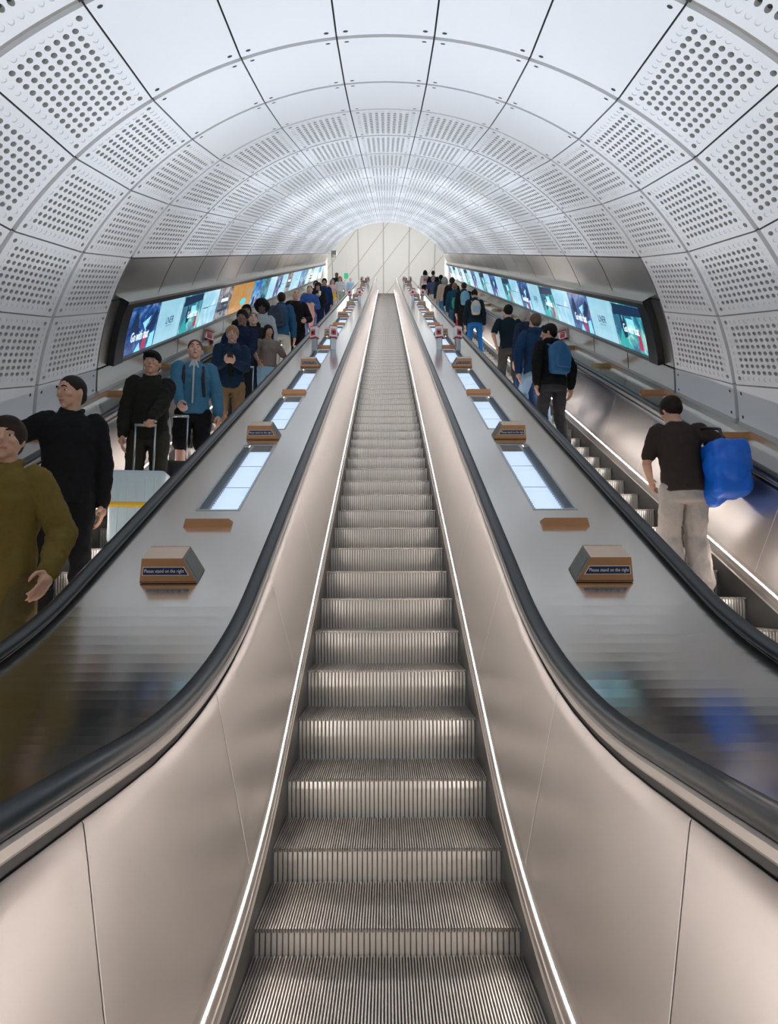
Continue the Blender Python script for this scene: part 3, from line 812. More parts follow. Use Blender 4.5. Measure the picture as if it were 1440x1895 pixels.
def person(X, k, H, rz, label, group, skin=LIGHT, hair=(.03, .02, .015), style='short', top=(.02, .02, .02), bottom=(.02, .02, .022), shoes=(.03, .03, .03),
           kind='jacket', legs='stand', leg_kind='trousers', aL=None, aR=None, hL=.35, hR=.35, dL=None, dR=None, look=(0, 0), lean=0.0, inner=None, tie=None, vox=.012, pos=None, wide=1.0, collar=None, fem=False, hood=None):
    s = H/1.77
    p0 = pos if pos else (X, step_nosing(k)+.19, step_z(step_nosing(k)))
    root = empty('person', p0, rz); tag(root, label, 'person', group)
    def J(x, y, z):
        yy = y - lean*max(0, z-.92)*1.0
        return V3((x*s, yy*s, z*s))
    sk = skinmat(skin)
    # ---- joints
    up = .0
    LEG = {}
    for sd in (-1, 1):
        hip = J(sd*.092, 0, .93)
        if legs == 'walk' and sd == 1: an = V3((sd*.10*s, -.36*s+.0, .219+.09*s))
        elif legs == 'walk': an = V3((sd*.10*s, .06*s, .095*s))
        elif legs == 'apart': an = V3((sd*.15*s, .02*s, .088*s))
        else: an = V3((sd*.105*s, .02*s, .088*s))
        kn, an = ik(hip, an, .44*s, .43*s, (sd*.1, -1, .1))
        LEG[sd] = (hip, kn, an)
    HR_ = Matrix.Translation(J(0, -.01, 1.53)) @ Matrix.Rotation(look[0], 4, 'Z') @ Matrix.Rotation(look[1], 4, 'X') @ Matrix.Scale(s, 4)
    def hd(x, y, z): return HR_ @ V3((x, y, z-1.53))
    ARM = {}
    for sd, tgt in ((1, aL), (-1, aR)):
        sh = J(sd*.178*wide, .005, 1.425)
        t = tgt if tgt else (sd*.235*wide, -.06, .86)
        t = J(*t) if not pos or True else t
        el, wr = ik(sh, t, .295*s, .265*s, (sd*.55, .75, -.35))
        ARM[sd] = (sh, el, wr)
    # ---- body: one continuous surface
    bm = bmesh.new()
    bw = .93 if fem else 1.0
    loft(bm, [(J(0, .005, .86), .135*s, .10*s), (J(0, .005, .95), .150*s, .11*s), (J(0, 0, 1.06), .125*s*bw, .092*s), (J(0, 0, 1.18), .135*s*bw, .10*s), (J(0, -.005, 1.30), .155*s*bw, .108*s), (J(0, 0, 1.40), .155*s*bw, .095*s), (J(0, .004, 1.46), .10*s, .07*s), (J(0, .006, 1.50), .062*s, .060*s)])
    limb(bm, [J(0, .008, 1.44), J(0, -.002, 1.50), hd(0, .0, 1.585)], [.070*s, .058*s, .056*s], 12)
    ball(bm, (0, .008, .118), (.074, .094, .107), HR_ @ Matrix.Translation((0, 0, 0)), 18)
    ball(bm, (0, -.030, .048), (.056, .058, .052), HR_, 14)                       # jaw
    ball(bm, (0, -.068, .008), (.022, .020, .016), HR_, 10)                       # chin
    tube(bm, [hd(0, -.078, 1.663), hd(0, -.100, 1.633), hd(0, -.108, 1.622), hd(0, -.088, 1.612)], [.007*s, .0115*s, .014*s, .010*s], 8)   # nose
    ball(bm, (0, -.076, .136), (.052, .018, .010), HR_, 10)                       # brow
    for sd in (-1, 1):
        ball(bm, (sd*.040, -.060, .088), (.024, .022, .020), HR_, 10)             # cheek
        ball(bm, (sd*.076, .012, .105), (.009, .018, .031), HR_ , 10)             # ear
        sh, el, wr = ARM[sd]
        limb(bm, [sh, el, wr], [.050*s, .040*s, .027*s], 10)
        fd = (dL if sd > 0 else dR)
        fdir = V3(fd[0]) if fd else (wr-el).normalized(); nn = V3(fd[1]) if fd else V3((-sd, .15, 0))
        hand(bm, wr, fdir, nn, sd, hL if sd > 0 else hR, s*1.02)
        hip, kn, an = LEG[sd]
        limb(bm, [hip, kn, kn.lerp(an, .3), an], [.072*s, .050*s, .050*s, .034*s], 12)
        limb(bm, [an, an+V3((0, -.03, -.045))*s, an+V3((0, -.13, -.055))*s], [.036*s, .036*s, .028*s], 8)
    solid('body', bm, sk, root, vox*.72, 0, 3)
    # ---- face
    if rz < 2 or look[0]:
        bm = bmesh.new()
        for sd in (-1, 1): ball(bm, (sd*.031, -.0745, .115), (.0125, .0085, .0058), HR_, 10)
        ew_ = bmobj('eyes', bm, M['eyewhite'], root, True)
        bm = bmesh.new()
        for sd in (-1, 1): ball(bm, (sd*.031, -.0805, .115), (.0062, .004, .0054), HR_, 8)
        bmobj('irises', bm, M['iris'], ew_, True)
        bm = bmesh.new(); tube(bm, [hd(-.024, -.084, 1.578), hd(-.010, -.0925, 1.582), hd(.010, -.0925, 1.582), hd(.024, -.084, 1.578)], [.003*s, .0065*s, .0065*s, .003*s], 8)
        bmobj('lips', bm, M['lips_dark'] if skin in (DEEP, BROWN) else M['lips'], root, True)
        bm = bmesh.new()
        for sd in (-1, 1): tube(bm, [hd(sd*.048, -.076, 1.668), hd(sd*.032, -.090, 1.675), hd(sd*.014, -.093, 1.670)], [.003*s, .0048*s, .004*s], 6)
        bmobj('eyebrows', bm, cloth(tuple(c*.8 for c in hair)) if style != 'bald' else cloth((.05, .035, .03)), root, True)
    # ---- hair
    bm = bmesh.new(); hm = cloth(hair, .6)
    if style in ('short', 'crop', 'curly', 'cap', 'bald'):
        g = {'short': .012, 'crop': .005, 'curly': .028, 'cap': .006, 'bald': .0}[style]
        if style != 'bald':
            ball(bm, (0, .022, .140), (.077+g, .092+g, .090+g), HR_, 18)
            ball(bm, (0, .050, .095), (.066+g*.6, .062+g*.6, .070), HR_, 14)
            if style == 'short': ball(bm, (.01, -.042, .200), (.055, .040, .026), HR_, 12)
            if style == 'curly':
                for q in range(26):
                    a, b = random.uniform(0, 2*pi), random.uniform(.1, 1.5)
                    ball(bm, (.09*cos(a)*sin(b), .03+.095*sin(a)*sin(b)*.9, .15+.09*cos(b)), .028, HR_, 8)
            solid('hair', bm, hm, root, .010, .006 if style != 'curly' else .012, 2)
        else: bm.free()
        if style == 'cap':
            bm = bmesh.new(); ball(bm, (0, .012, .165), (.088, .105, .078), HR_, 18)
            limb(bm, [hd(-.04, -.10, 1.705), hd(.04, -.10, 1.705)], [.022*s, .022*s], 8); ball(bm, (0, -.115, .170), (.068, .055, .008), HR_, 14)
            solid('cap', bm, cloth((.012, .012, .014)), root, .009, 0, 2)
    elif style == 'afro':
        ball(bm, (0, .035, .165), (.145, .135, .125), HR_, 20)
        for q in range(40):
            a, b = random.uniform(0, 2*pi), random.uniform(0, 1.7)
            ball(bm, (.125*cos(a)*sin(b), .035+.115*sin(a)*sin(b), .165+.11*cos(b)), .03, HR_, 8)
        solid('hair', bm, hm, root, .012, .015, 1)
    elif style in ('long', 'bob'):
        ball(bm, (0, .022, .142), (.090, .105, .097), HR_, 18)
        zl = 1.30 if style == 'long' else 1.48
        for q in range(9):
            a = radians(-25+230*q/8-0)
            x, y = .078*cos(a), .03+.075*sin(a)
            limb(bm, [hd(x, y, 1.66), hd(x*1.12, y*1.0+.012, 1.55), J(x*1.15, y*.9+.03, zl+.1), J(x*1.0, y*.8+.03, zl)], [.034*s, .032*s, .030*s, .014*s], 8)
        solid('hair', bm, hm, root, .011, .010, 2)
    elif style == 'bun':
        ball(bm, (0, .022, .140), (.084, .100, .095), HR_, 18); ball(bm, (0, .10, .18), .04, HR_, 12)
        solid('hair', bm, hm, root, .010, .006, 2)
    # ---- clothes, upper
    g = {'jacket': .026, 'shirt': .024, 'tee': .024, 'hoodie': .028, 'coat': .030}[kind]
    hem = {'jacket': .86, 'shirt': .90, 'tee': .88, 'hoodie': .87, 'coat': .62}[kind]
    if fem and kind == 'tee': hem = .96
    bm = bmesh.new()
    rr = [(J(0, .005, hem), (.158+g)*s, (.115+g)*s)]
    if hem < .80: rr.append((J(0, .005, .80), (.160+g)*s, (.118+g)*s))
    rr += [(J(0, .005, .98), (.152+g)*s, (.108+g)*s), (J(0, 0, 1.08), (.138*bw+g)*s, (.098+g)*s), (J(0, 0, 1.20), (.145*bw+g)*s, (.105+g)*s), (J(0, -.005, 1.31), (.165*bw+g)*s, (.112+g)*s), (J(0, 0, 1.40), (.158*bw+g)*s, (.098+g)*s), (J(0, .004, 1.455), (.105+g)*s, (.070+g)*s), (J(0, .006, 1.495), (.060+g*.7)*s, (.056+g*.7)*s)]
    loft(bm, rr)
    if fem:
        for sd in (-1, 1): ball(bm, J(sd*.07, -.105, 1.27), (.055*s, .045*s, .052*s), None, 10)
    if kind in ('hoodie',) or hood:
        limb(bm, [J(-.07, -.03, 1.50), J(-.085, .05, 1.50), J(0, .11, 1.46), J(.085, .05, 1.50), J(.07, -.03, 1.50)], [.026*s, .038*s, .05*s, .038*s, .026*s], 8)
    if kind in ('jacket', 'coat'):
        limb(bm, [J(-.055, -.055, 1.49), J(-.07, .02, 1.525), J(0, .065, 1.53), J(.07, .02, 1.525), J(.055, -.055, 1.49)], [.013*s, .016*s, .016*s, .016*s, .013*s], 8)
    ag = g*.85
    for sd in (-1, 1):
        sh, el, wr = ARM[sd]
        if kind == 'tee':
            e2 = sh.lerp(el, .75); limb(bm, [sh+V3((-sd*.03*s, 0, .01*s)), e2], [(.052+ag*.7)*s, (.047+ag*.7)*s], 12)
        else:
            limb(bm, [sh+V3((-sd*.03*s, 0, .01*s)), el, wr-(wr-el)*.02], [(.056+ag)*s, (.043+ag)*s, (.030+ag*.75)*s], 12)
    tp = solid('top' if kind in ('tee', 'shirt') else kind, bm, cloth(top), root, vox, .032 if kind != 'tee' else .020, 4)
    if inner:
        bm = bmesh.new(); loft(bm, [(J(0, -.056-g, 1.00), .055*s, .058*s), (J(0, -.058-g, 1.20), .065*s, .058*s), (J(0, -.066-g, 1.31), .065*s, .055*s), (J(0, -.045-g, 1.42), .048*s, .055*s), (J(0, -.02-g, 1.475), .03*s, .045*s)])
        solid('shirt_front', bm, cloth(inner), root, vox, .004, 3)
    if tie:
        bm = bmesh.new(); limb(bm, [J(0, -.155, 1.00), J(0, -.158, 1.2), J(0, -.155, 1.31), J(0, -.12, 1.42), J(0, -.09, 1.47)], [.012*s, .013*s, .013*s, .012*s, .012*s], 8)
        for sd in (-1, 1): limb(bm, [J(sd*.012, -.095, 1.485), J(sd*.045, -.128, 1.405)], [.020*s, .012*s], 8)
        solid('collar_and_placket', bm, cloth(tie), root, vox*.7, 0, 2)
    # ---- clothes, lower
    bm = bmesh.new()
    loft(bm, [(J(0, .008, .80), .155*s, .115*s), (J(0, .008, .90), .163*s, .122*s), (J(0, .004, .98), .145*s, .105*s), (J(0, 0, 1.02), .120*s, .085*s)])
    for sd in (-1, 1):
        hip, kn, an = LEG[sd]
        if leg_kind == 'shorts': limb(bm, [hip, kn.lerp(hip, .12)], [.100*s, .088*s], 12)
        elif leg_kind == 'wide': limb(bm, [hip, kn, an+V3((0, 0, .01))], [.100*s, .090*s, .085*s], 12)
        elif leg_kind == 'slim': limb(bm, [hip, kn, kn.lerp(an, .3), an], [.090*s, .064*s, .062*s, .046*s], 12)
        else: limb(bm, [hip, kn, an+V3((0, 0, .0))], [.098*s, .076*s, .062*s], 12)
    solid('shorts' if leg_kind == 'shorts' else 'trousers', bm, cloth(bottom), root, vox, .028, 4)
    bm = bmesh.new()
    for sd in (-1, 1):
        hip, kn, an = LEG[sd]; z0 = an.z-.088*s
        for (a, b, ra, rb) in (((0, .045, .042), (0, -.10, .036), .040, .036), ((0, -.10, .036), (0, -.165, .032), .036, .028), ((0, .02, .085), (0, .02, .05), .045, .045)):
            limb(bm, [V3((an.x+a[0]*s, an.y+a[1]*s, z0+a[2]*s)), V3((an.x+b[0]*s, an.y+b[1]*s, z0+b[2]*s))], [ra*s, rb*s], 10)
    solid('shoes', bm, cloth(shoes), root, .010, 0, 2)
    return root, J, ARM, s, HR_
M['eyewhite'] = pm('eye_white', (.75, .72, .70), .25); M['iris'] = pm('iris', (.03, .02, .015), .15)
M['lips'] = pm('lips', (.50, .20, .17), .4); M['lips_dark'] = pm('lips_dark', (.20, .07, .06), .4)
GL, GR = 'people riding down the left escalator', 'people riding up the right escalator'
NAVY, BLACK, DENIM, LDENIM = (.012, .022, .055), (.010, .010, .011), (.035, .11, .27), (.20, .33, .47)
def at_world(root, v): return root.matrix_basis @ V3(v)
def held(name, root, J, rel, label, cat, rz=0.0):
    e = empty(name, at_world(root, J(*rel)), root.rotation_euler.z+rz); tag(e, label, cat); return e
def suitcase(loc, rz, size, mat, label, strap=None, handle=.38, hmat=None):
    w_, d_, h_ = size
    e = empty('suitcase', loc, rz); tag(e, label, 'suitcase')
    bm = bmesh.new(); box(bm, 0, 0, h_/2+.05, w_, d_, h_, .045, None, 4); sh = bmobj('shell', bm, mat, e, True)
    bm = bmesh.new()
    for q in range(5): box(bm, -w_*.32+w_*.16*q, -d_/2-.001, h_/2+.05, .012, .010, h_*.8, .003)
    bmobj('ribs', bm, mat, sh)
    if strap:
        bm = bmesh.new(); box(bm, 0, 0, h_*.52+.05, w_+.008, d_+.022, .055, .02); bmobj('strap', bm, strap, e)
    bm = bmesh.new()
    for sx in (-1, 1): tube(bm, [(sx*.09, d_*.28, h_+.04), (sx*.09, d_*.28, h_+.05+handle)], .010, 8)
    tube(bm, [(-.10, d_*.28, h_+.05+handle), (.10, d_*.28, h_+.05+handle)], .015, 8)
    bmobj('pull_handle', bm, hmat or M['posts'], e)
    for sx in (-1, 1):
        for sy in (-1, 1):
            bm = bmesh.new(); bmesh.ops.create_cone(bm, segments=14, radius1=.028, radius2=.028, depth=.022, cap_ends=True, matrix=Matrix.Translation((sx*w_*.38, sy*d_*.33, .028)) @ Matrix.Rotation(pi/2, 4, 'Y')); bmobj('wheel', bm, M['black'], e)
    return e
def backpack(root, J, mat, label, size=(.30, .16, .42), back=1, z=1.20, extra=None):
    e = empty('backpack', at_world(root, J(0, .0, z)), root.rotation_euler.z); tag(e, label, 'backpack')
    w_, d_, h_ = size
    bm = bmesh.new(); ball(bm, (0, .13+d_/2, 0), (w_/2, d_/2, h_/2), None, 18); box(bm, 0, .13+d_*.4, -.02, w_*.86, d_*.7, h_*.84, .05, None, 3)
    solid('bag', bm, mat, e, .014, .01, 4)
    bm = bmesh.new(); box(bm, 0, .13+d_*.92, -h_*.17, w_*.66, d_*.3, h_*.4, .03, None, 3); bmobj('pocket', bm, extra or mat, e, True)
    for sx in (-1, 1):
        bm = bmesh.new(); pts = [(sx*.085, .14, .20), (sx*.095, .04, .255), (sx*.10, -.09, .21), (sx*.105, -.145, .06), (sx*.12, -.10, -.12), (sx*.13, .08, -.20)]
        limb(bm, pts, [.020]*6, 8); solid('shoulder_strap', bm, mat, e, .010, 0, 2)
    return e
def phone(root, J, rel, label, rz=0.0):
    e = held('phone', root, J, rel, label, 'phone', rz)
    bm = bmesh.new(); box(bm, 0, 0, 0, .075, .012, .15, .006); b_ = bmobj('case', bm, M['black'], e); b_.rotation_euler = (radians(55), 0, 0)
    return e

# left escalator, going down towards the camera
r, J, A, s, h = person(-2.15, -4, 1.93, .15, 'person in a loose olive brown coat at the left edge of the picture', GL, TAN, (.03, .02, .015), 'short', (.14, .10, .025), (.10, .075, .03), kind='coat', leg_kind='wide', aL=(.30, -.16, .95), look=(.2, 0), vox=.011)
r, J, A, s, h = person(-2.38, -1, 1.90, .35, 'person all in black stretching an arm to the outer handrail, face turned away', GL, TAN, (.02, .014, .012), 'crop', BLACK, BLACK, kind='jacket', leg_kind='slim', aR=(-.56, -.20, 1.16), aL=(.22, .02, .86), look=(-.7, .15), lean=.06, vox=.010)
r, J, A, s, h = person(-2.39, 3, 1.84, .25, 'person in a dark cap and black jacket holding the pull handle of a pale suitcase', GL, TAN, (.02, .015, .012), 'cap', (.014, .015, .012), (.03, .028, .02), kind='jacket', aL=(.03, -.37, .95), aR=(-.22, -.10, .88), hL=1.2, look=(-.1, .05), vox=.010, dL=((.0, -.4, -.9), (-.2, -1, .3)))
suitcase((-2.30, step_nosing(2)+.20, step_z(step_nosing(2))), .12, (.50, .26, .68), pm('suitcase_ice', (.50, .62, .66), .35, 0, .04, 5), 'pale ice blue hard suitcase with a yellow strap standing on the left escalator', pm('strap_yellow', (.75, .45, .02), .6), .47)
r, J, A, s, h = person(-2.20, 5, 1.85, .25, 'person in a teal blue half-zip top and black shorts with a suitcase handle in front', GL, LIGHT, (.10, .055, .03), 'crop', (.055, .17, .27), BLACK, (.5, .48, .45), kind='shirt', leg_kind='shorts', aR=(-.10, -.35, .85), aL=(.27, -.10, .88), hR=1.2, look=(.05, .0), tie=(.40, .43, .45), vox=.010, wide=1.08)
bp = backpack(r, J, pm('bag_black', (.012, .013, .015), .7), 'black backpack whose straps cross a teal blue half-zip top', (.30, .15, .42), 1, 1.22)
suitcase((-2.24, step_nosing(4)+.21, step_z(step_nosing(4))), .15, (.36, .23, .50), pm('suitcase_black', (.014, .016, .018), .45), 'small black suitcase with a raised grey handle before the person in shorts', None, .52)
r, J, A, s, h = person(-2.17, 9, 1.80, .2, 'fair-haired person in an open dark jacket looking down at a phone', GL, LIGHT, (.36, .22, .11), 'short', (.014, .03, .06), (.22, .14, .07), kind='jacket', aL=(.06, -.33, 1.12), aR=(-.07, -.33, 1.12), hL=.8, hR=.8, look=(0, .25), inner=(.015, .02, .015), vox=.011, dL=((-.7, -.5, .3), (0, .5, .8)), dR=((.7, -.5, .3), (0, .5, .8)), wide=1.08)
phone(r, J, (0, -.40, 1.17), 'dark phone held in both hands by the fair-haired person')
r, J, A, s, h = person(-2.31, 12, 1.92, .3, 'dark-haired person in a navy suit jacket holding a suitcase handle, head bowed', GL, BROWN, (.012, .010, .010), 'short', (.010, .018, .045), (.012, .013, .018), kind='jacket', aL=(.07, -.38, .86), aR=(-.16, -.22, 1.08), hL=1.1, look=(-.3, .22), vox=.011)
suitcase((-2.12, step_nosing(11)+.13, step_z(step_nosing(11))), .1, (.34, .23, .46), pm('suitcase_green', (.020, .032, .032), .5), 'small dark green suitcase beside the person in the navy suit jacket', None, .54)
r, J, A, s, h = person(-2.31, 14, 1.80, .2, 'pale-faced person with cropped hair in a black jacket in the middle of the left escalator', GL, LIGHT, (.14, .08, .05), 'crop', (.012, .014, .02), NAVY, kind='jacket', look=(.1, 0))
r, J, A, s, h = person(-1.97, 13, 1.62, .3, 'person with long dark hair, a taupe short-sleeved top and pale jeans by the inner handrail', GL, TAN, (.02, .014, .012), 'long', (.20, .16, .14), (.30, .50, .66), (.5, .5, .5), kind='tee', leg_kind='slim', aL=(.30, -.16, 1.02), aR=(-.18, -.26, .96), fem=True, look=(.3, .1))
r, J, A, s, h = person(-2.52, 15, 1.90, .2, 'dark-haired person half hidden behind the others near the outer handrail', GL, BROWN, (.012, .010, .010), 'short', BLACK, BLACK, kind='jacket', look=(.1, .1))
r, J, A, s, h = person(-2.40, 17, 1.90, .15, 'person with a large rounded afro and a light grey hoodie', GL, DEEP, (.008, .007, .006), 'afro', (.34, .38, .40), (.05, .055, .06), kind='hoodie', look=(0, 0))
r, J, A, s, h = person(-2.30, 21, 1.97, pi-.1, 'person in a blue jacket and pale trousers facing away on the left escalator', GL, TAN, (.03, .02, .015), 'crop', (.022, .085, .17), (.42, .42, .38), (.3, .3, .3), kind='jacket', wide=1.1, look=(.25, 0))
backpack(r, J, pm('bag_navy', (.010, .030, .065), .7, 0, .2, 30), 'navy backpack worn over a blue jacket on the left escalator', (.36, .20, .50))
r, J, A, s, h = person(-2.09, 23, 1.98, .15, 'bald bearded person in a black coat beside the inner handrail of the left escalator', GL, LIGHT, (.08, .05, .04), 'bald', BLACK, BLACK, kind='coat', aL=(.20, -.20, 1.02), look=(.05, 0))
r, J, A, s, h = person(-2.22, 32, 1.88, .15, 'person in a bright blue sweatshirt carrying a folded pink jacket', GL, LIGHT, (.04, .025, .02), 'crop', (.04, .10, .30), (.16, .22, .40), kind='hoodie', aL=(.12, -.26, 1.08), aR=(-.12, -.26, 1.06), look=(0, 0))
e = held('folded_jacket', r, J, (-.02, -.30, .86), 'pink jacket draped over the arms of the person in blue', 'jacket')
bm = bmesh.new(); limb(bm, [(-.02, 0, .20), (0, -.02, .05), (.04, 0, -.22), (.07, .02, -.44)], [.07, .09, .10, .05], 12); limb(bm, [(.08, .0, .18), (.1, .0, -.1)], [.06, .07], 10); solid('cloth_fold', bm, cloth((.72, .38, .30)), e, .016, .03, 3)
r, J, A, s, h = person(-2.16, 36, 1.88, .15, 'curly-haired person in a black jacket holding a pale cup', GL, TAN, (.02, .014, .010), 'curly', (.013, .013, .013), NAVY, kind='jacket', aL=(.05, -.32, 1.18), hL=.9, look=(0, 0))
e = held('paper_cup', r, J, (.04, -.40, 1.24), 'pale paper cup held by the curly-haired person', 'cup'); bm = bmesh.new(); bmesh.ops.create_cone(bm, segments=16, radius1=.03, radius2=.042, depth=.12, cap_ends=True); bmobj('cup', bm, M['white'], e)
r, J, A, s, h = person(-2.32, 38, 1.90, .15, 'brown-haired person half hidden behind the curly-haired person', GL, LIGHT, (.05, .03, .02), 'short', (.02, .02, .022), NAVY, kind='jacket')
r, J, A, s, h = person(-2.16, 41, 1.91, .1, 'person in a navy blue jacket looking down near the top of the left escalator', GL, TAN, (.015, .012, .01), 'short', (.012, .035, .10), NAVY, kind='jacket', look=(0, .2), aR=(-.1, -.28, 1.1))
r, J, A, s, h = person(-2.26, 52, 1.70, .15, 'person in a pink top with a yellow jacket tied round the waist', GL, LIGHT, (.28, .18, .12), 'bob', (.70, .46, .40), (.48, .52, .48), (.6, .6, .6), kind='tee', leg_kind='wide', fem=True, vox=.016)
e = held('tied_jacket', r, J, (0, -.02, 1.0), 'yellow jacket tied round a waist near the top of the left escalator', 'jacket')
bm = bmesh.new(); ball(bm, (0, 0, -.02), (.21, .16, .09), None, 16); limb(bm, [(.04, -.16, .02), (.07, -.19, -.30)], [.06, .05], 10); limb(bm, [(-.08, -.15, .02), (-.10, -.18, -.22)], [.06, .04], 10); solid('cloth_fold', bm, cloth((.75, .42, .06)), e, .018, .02, 3)
r, J, A, s, h = person(-2.37, 61, 1.86, .1, 'tall person with a dark jacket standing behind the long-haired person at the top', GL, BROWN, (.02, .015, .012), 'crop', (.015, .018, .03), BLACK, kind='jacket', vox=.016)
r, J, A, s, h = person(-2.12, 58, 1.72, .1, 'person with long ginger hair, a white top and pale green trousers', GL, LIGHT, (.30, .13, .05), 'long', (.62, .64, .64), (.34, .44, .40), (.6, .6, .6), kind='tee', leg_kind='wide', fem=True, vox=.016)
r, J, A, s, h = person(0, 0, 1.84, .1, 'person in a light blue shirt standing on the upper landing', 'people on the upper landing', LIGHT, (.30, .20, .15), 'crop', (.28, .45, .62), (.05, .07, .10), kind='shirt', vox=.018, pos=(-2.42, 39.9, ZT))

# right escalator, going up away from the camera
r, J, A, s, h = person(2.41, 0, 1.70, pi-.1, 'person in a dark brown T-shirt and beige trousers looking down, nearest on the right escalator', GR, TAN, (.018, .012, .010), 'short', (.040, .030, .026), (.40, .36, .32), (.55, .52, .48), kind='tee', leg_kind='wide', aL=(.17, -.28, 1.02), aR=(-.28, -.02, 1.02), look=(.3, .45), lean=.16, vox=.010, wide=1.06)
e = empty('shoulder_bag', at_world(r, J(-.29, .10, 1.08)), pi-.1); tag(e, 'bright blue bag with black straps carried beside the person in the brown T-shirt', 'bag')
bm = bmesh.new(); box(bm, 0, .05, -.04, .27, .34, .44, .05, None, 3); ball(bm, (.0, .10, -.02), (.17, .17, .20), None, 14); ball(bm, (.06, -.06, -.20), (.11, .15, .12), None, 12); solid('bag', bm, pm('bag_blue', (.0, .12, .62), .45, 0, .15, 12, .2), e, .014, .03, 3)
bm = bmesh.new(); limb(bm, [(.03, .16, .10), (.04, .10, .28), (.12, -.04, .33), (.07, -.14, .24), (.03, -.10, .08)], [.013]*5, 8); limb(bm, [(-.13, .10, .10), (-.14, .16, -.02), (-.13, .18, -.18)], [.012]*3, 8); solid('strap', bm, M['black'], e, .008, 0, 1)
r, J, A, s, h = person(2.33, 9, 1.85, pi+.25, 'dark-haired person in a black hooded top and charcoal trousers leaning on a blue bag', GR, TAN, (.012, .010, .009), 'short', (.010, .010, .011), (.035, .035, .038), (.45, .43, .42), kind='hoodie', legs='apart', aR=(-.30, -.05, .90), aL=(.24, .0, .90), look=(.9, .12), lean=.05, vox=.010)
backpack(r, J, pm('bag_royal', (.012, .10, .24), .6, 0, .15, 20), 'royal blue backpack worn by the person in the black hooded top', (.34, .20, .48))
r, J, A, s, h = person(2.30, 11, 1.90, pi, 'person in a dark blue sweater and light blue jeans, hand resting low', GR, LIGHT, (.14, .09, .06), 'crop', (.016, .045, .105), (.26, .40, .55), (.5, .5, .5), kind='hoodie', legs='walk', aL=(.26, .0, .90), look=(.2, 0), vox=.010, wide=1.05)
r, J, A, s, h = person(2.44, 14, 1.84, pi+.5, 'grey-bearded person turning to talk on the right escalator', GR, LIGHT, (.42, .36, .32), 'crop', (.02, .03, .06), (.03, .06, .14), kind='jacket', look=(-1.5, .0))
r, J, A, s, h = person(2.36, 17, 1.82, pi+.05, 'broad person in a black polo shirt and dark grey trousers with an elbow out', GR, LIGHT, (.012, .010, .010), 'short', (.010, .020, .028), (.07, .065, .06), BLACK, kind='tee', legs='apart', wide=1.2, aL=(.20, -.16, 1.02), aR=(-.24, -.10, .98))
r, J, A, s, h = person(2.34, 28, 1.84, pi, 'person in tight blue jeans and a dark jacket with a rucksack on the right escalator', GR, LIGHT, (.02, .015, .012), 'bun', (.012, .022, .032), (.02, .13, .36), (.55, .52, .50), kind='jacket', leg_kind='slim', fem=True, legs='apart')
backpack(r, J, pm('bag_cream', (.52, .44, .34), .7, 0, .2, 20), 'cream and pale blue patterned rucksack worn above blue jeans', (.26, .18, .40), extra=cloth((.25, .42, .58)))
r, J, A, s, h = person(2.42, 35, 1.90, pi, 'person in a black top wearing a teal and pale blue pack', GR, LIGHT, (.05, .03, .02), 'crop', (.012, .014, .016), BLACK, kind='jacket')
backpack(r, J, pm('bag_sky', (.16, .36, .48), .7, 0, .2, 20), 'teal and pale blue backpack on the person in the black top', (.30, .2, .46))
r, J, A, s, h = person(2.22, 37, 1.84, pi, 'person in a teal jacket with a green bag slung behind', GR, LIGHT, (.20, .12, .07), 'crop', (.012, .06, .10), (.03, .10, .18), kind='jacket')
e = backpack(r, J, pm('bag_green', (.01, .30, .14), .55, 0, .15, 20), 'bright green drawstring bag hanging behind the teal jacket', (.27, .17, .36), z=1.02)
e = held('carrier_bag', r, J, (-.10, .05, .55), 'small red carrier bag held low on the right escalator', 'bag'); bm = bmesh.new(); box(bm, 0, 0, 0, .16, .10, .30, .03, None, 3); bmobj('bag', bm, pm('bag_red', (.5, .02, .03), .5), e, True); bm = bmesh.new(); tube(bm, [(-.05, 0, .14), (0, 0, .26), (.05, 0, .14)], .008, 6); bmobj('handle', bm, M['red'], e)
r, J, A, s, h = person(2.31, 41, 1.95, pi, 'tall person in a plain black coat two steps above the green bag', GR, LIGHT, (.03, .025, .02), 'short', (.011, .012, .014), BLACK, kind='coat')
r, J, A, s, h = person(2.20, 45, 1.90, pi, 'grey-haired person in a beige and grey jacket on the right escalator', GR, LIGHT, (.30, .28, .27), 'bob', (.45, .34, .26), (.03, .14, .26), kind='jacket', fem=True)
r, J, A, s, h = person(2.24, 50, 1.90, pi, 'dark-haired person in a dark green jacket and blue jeans', GR, TAN, (.012, .012, .012), 'short', (.018, .035, .040), (.05, .20, .34), kind='jacket', vox=.016)
r, J, A, s, h = person(2.07, 55, 1.76, pi, 'broad person in a purple-grey T-shirt and beige shorts by the inner handrail', GR, LIGHT, (.30, .24, .20), 'crop', (.075, .075, .15), (.52, .47, .42), (.4, .4, .4), kind='tee', wide=1.25, leg_kind='wide', vox=.016)
r, J, A, s, h = person(2.29, 62, 1.93, pi, 'person in a black T-shirt with a small green print on the back near the top', GR, TAN, (.02, .015, .012), 'crop', BLACK, BLACK, kind='tee', vox=.016, wide=1.15)
r, J, A, s, h = person(2.08, 69, 1.86, pi, 'long-haired person in a white top and black trousers at the top of the right escalator', GR, LIGHT, (.02, .014, .012), 'bob', (.72, .70, .68), BLACK, kind='tee', fem=True, vox=.016)
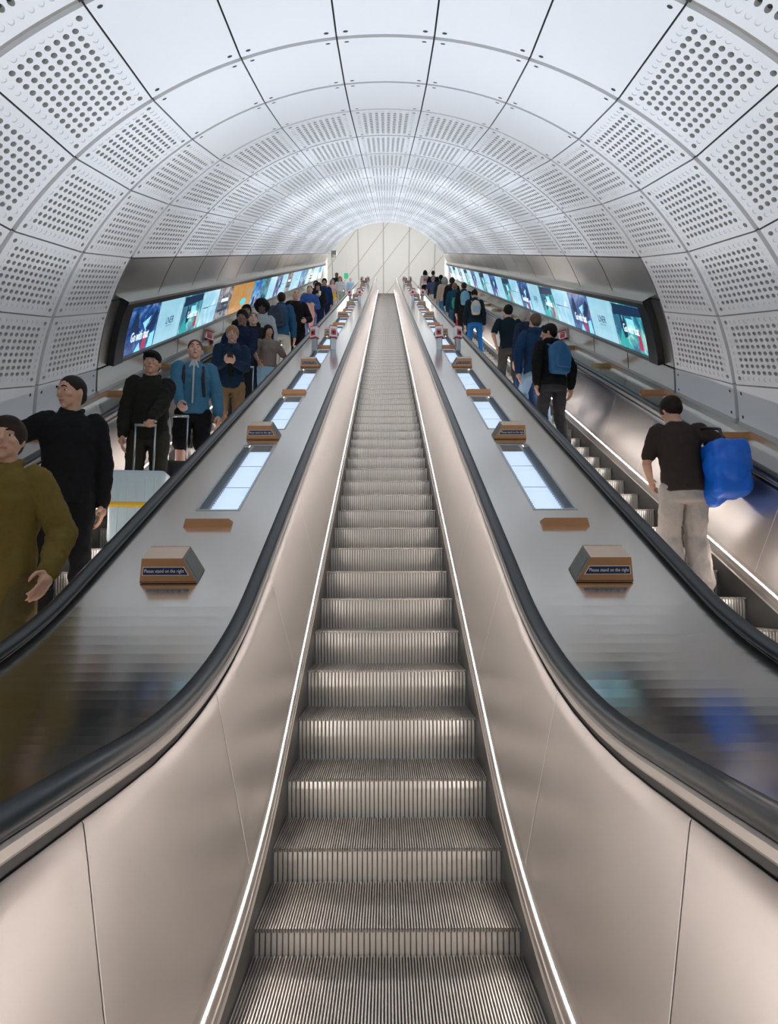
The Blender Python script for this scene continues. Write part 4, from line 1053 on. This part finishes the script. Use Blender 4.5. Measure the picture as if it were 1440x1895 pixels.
backpack(r, J, pm('bag_grey', (.42, .44, .46), .7), 'small grey backpack on the person in the white top', (.24, .14, .36), extra=cloth((.6, .12, .16)))

# ================================================================== LIGHTS
w = bpy.data.worlds.new('world'); SC.world = w; w.use_nodes = True
w.node_tree.nodes['Background'].inputs[0].default_value = (.80, .84, .90, 1); w.node_tree.nodes['Background'].inputs[1].default_value = .2
def area(loc, rot, sx, sy, e, col, spread=pi):
    l = bpy.data.lights.new('uplight_or_fill', 'AREA'); l.shape = 'RECTANGLE'; l.size = sx; l.size_y = sy; l.energy = e; l.color = col; l.spread = spread
    o = bpy.data.objects.new('uplight_or_fill', l); COL.objects.link(o); o.location = loc; o.rotation_euler = rot
    return o
for m in (-1, 1):
    for Y in [-.9, 1.2, 3.3, 5.6, 8.95, 12.25, 15.6, 18.95, 22.3, 25.6, 28.95, 32.3]:  # rearmost pair added behind the camera to brighten ceiling mirrored in risers
        area((m*1.12, Y, fb(Y)+1.25), (pi+(radians(30) if Y > 2.5 else 0), 0, 0), .28, .14, 12.5 if Y < 5 else 18 if Y < 9 else 25, (.81, .89, 1), radians(135))
for x in (-3, 0, 3):
    area((x, 38, 25.0), (radians(80), 0, 0), 1.5, 1.5, 95, (1, .985, .96))  # added fill lamps in mid-air, aimed at the hall's end wall
    area((x, 41.5, 25.0), (radians(-30), 0, 0), 1.2, 1.2, 50, (1, .985, .96))  # second row of added fills, tilted down over the upper landing
vs = SC.view_settings; vs.view_transform = 'Standard'; vs.look = 'None'; vs.exposure = 0.0; vs.gamma = 1; vs.use_curve_mapping = False
for m_ in bpy.data.materials:
    if m_.name.startswith(('display', 'screen', 'trough_lamp', 'exit')): m_.cycles.emission_sampling = 'NONE'
SC.cycles.use_denoising = True; SC.cycles.max_bounces = 4; SC.cycles.diffuse_bounces = 3; SC.cycles.glossy_bounces = 3; SC.cycles.transparent_max_bounces = 4
SC.cycles.use_adaptive_sampling = True; SC.cycles.adaptive_threshold = .05
SC.cycles.sample_clamp_indirect = 8
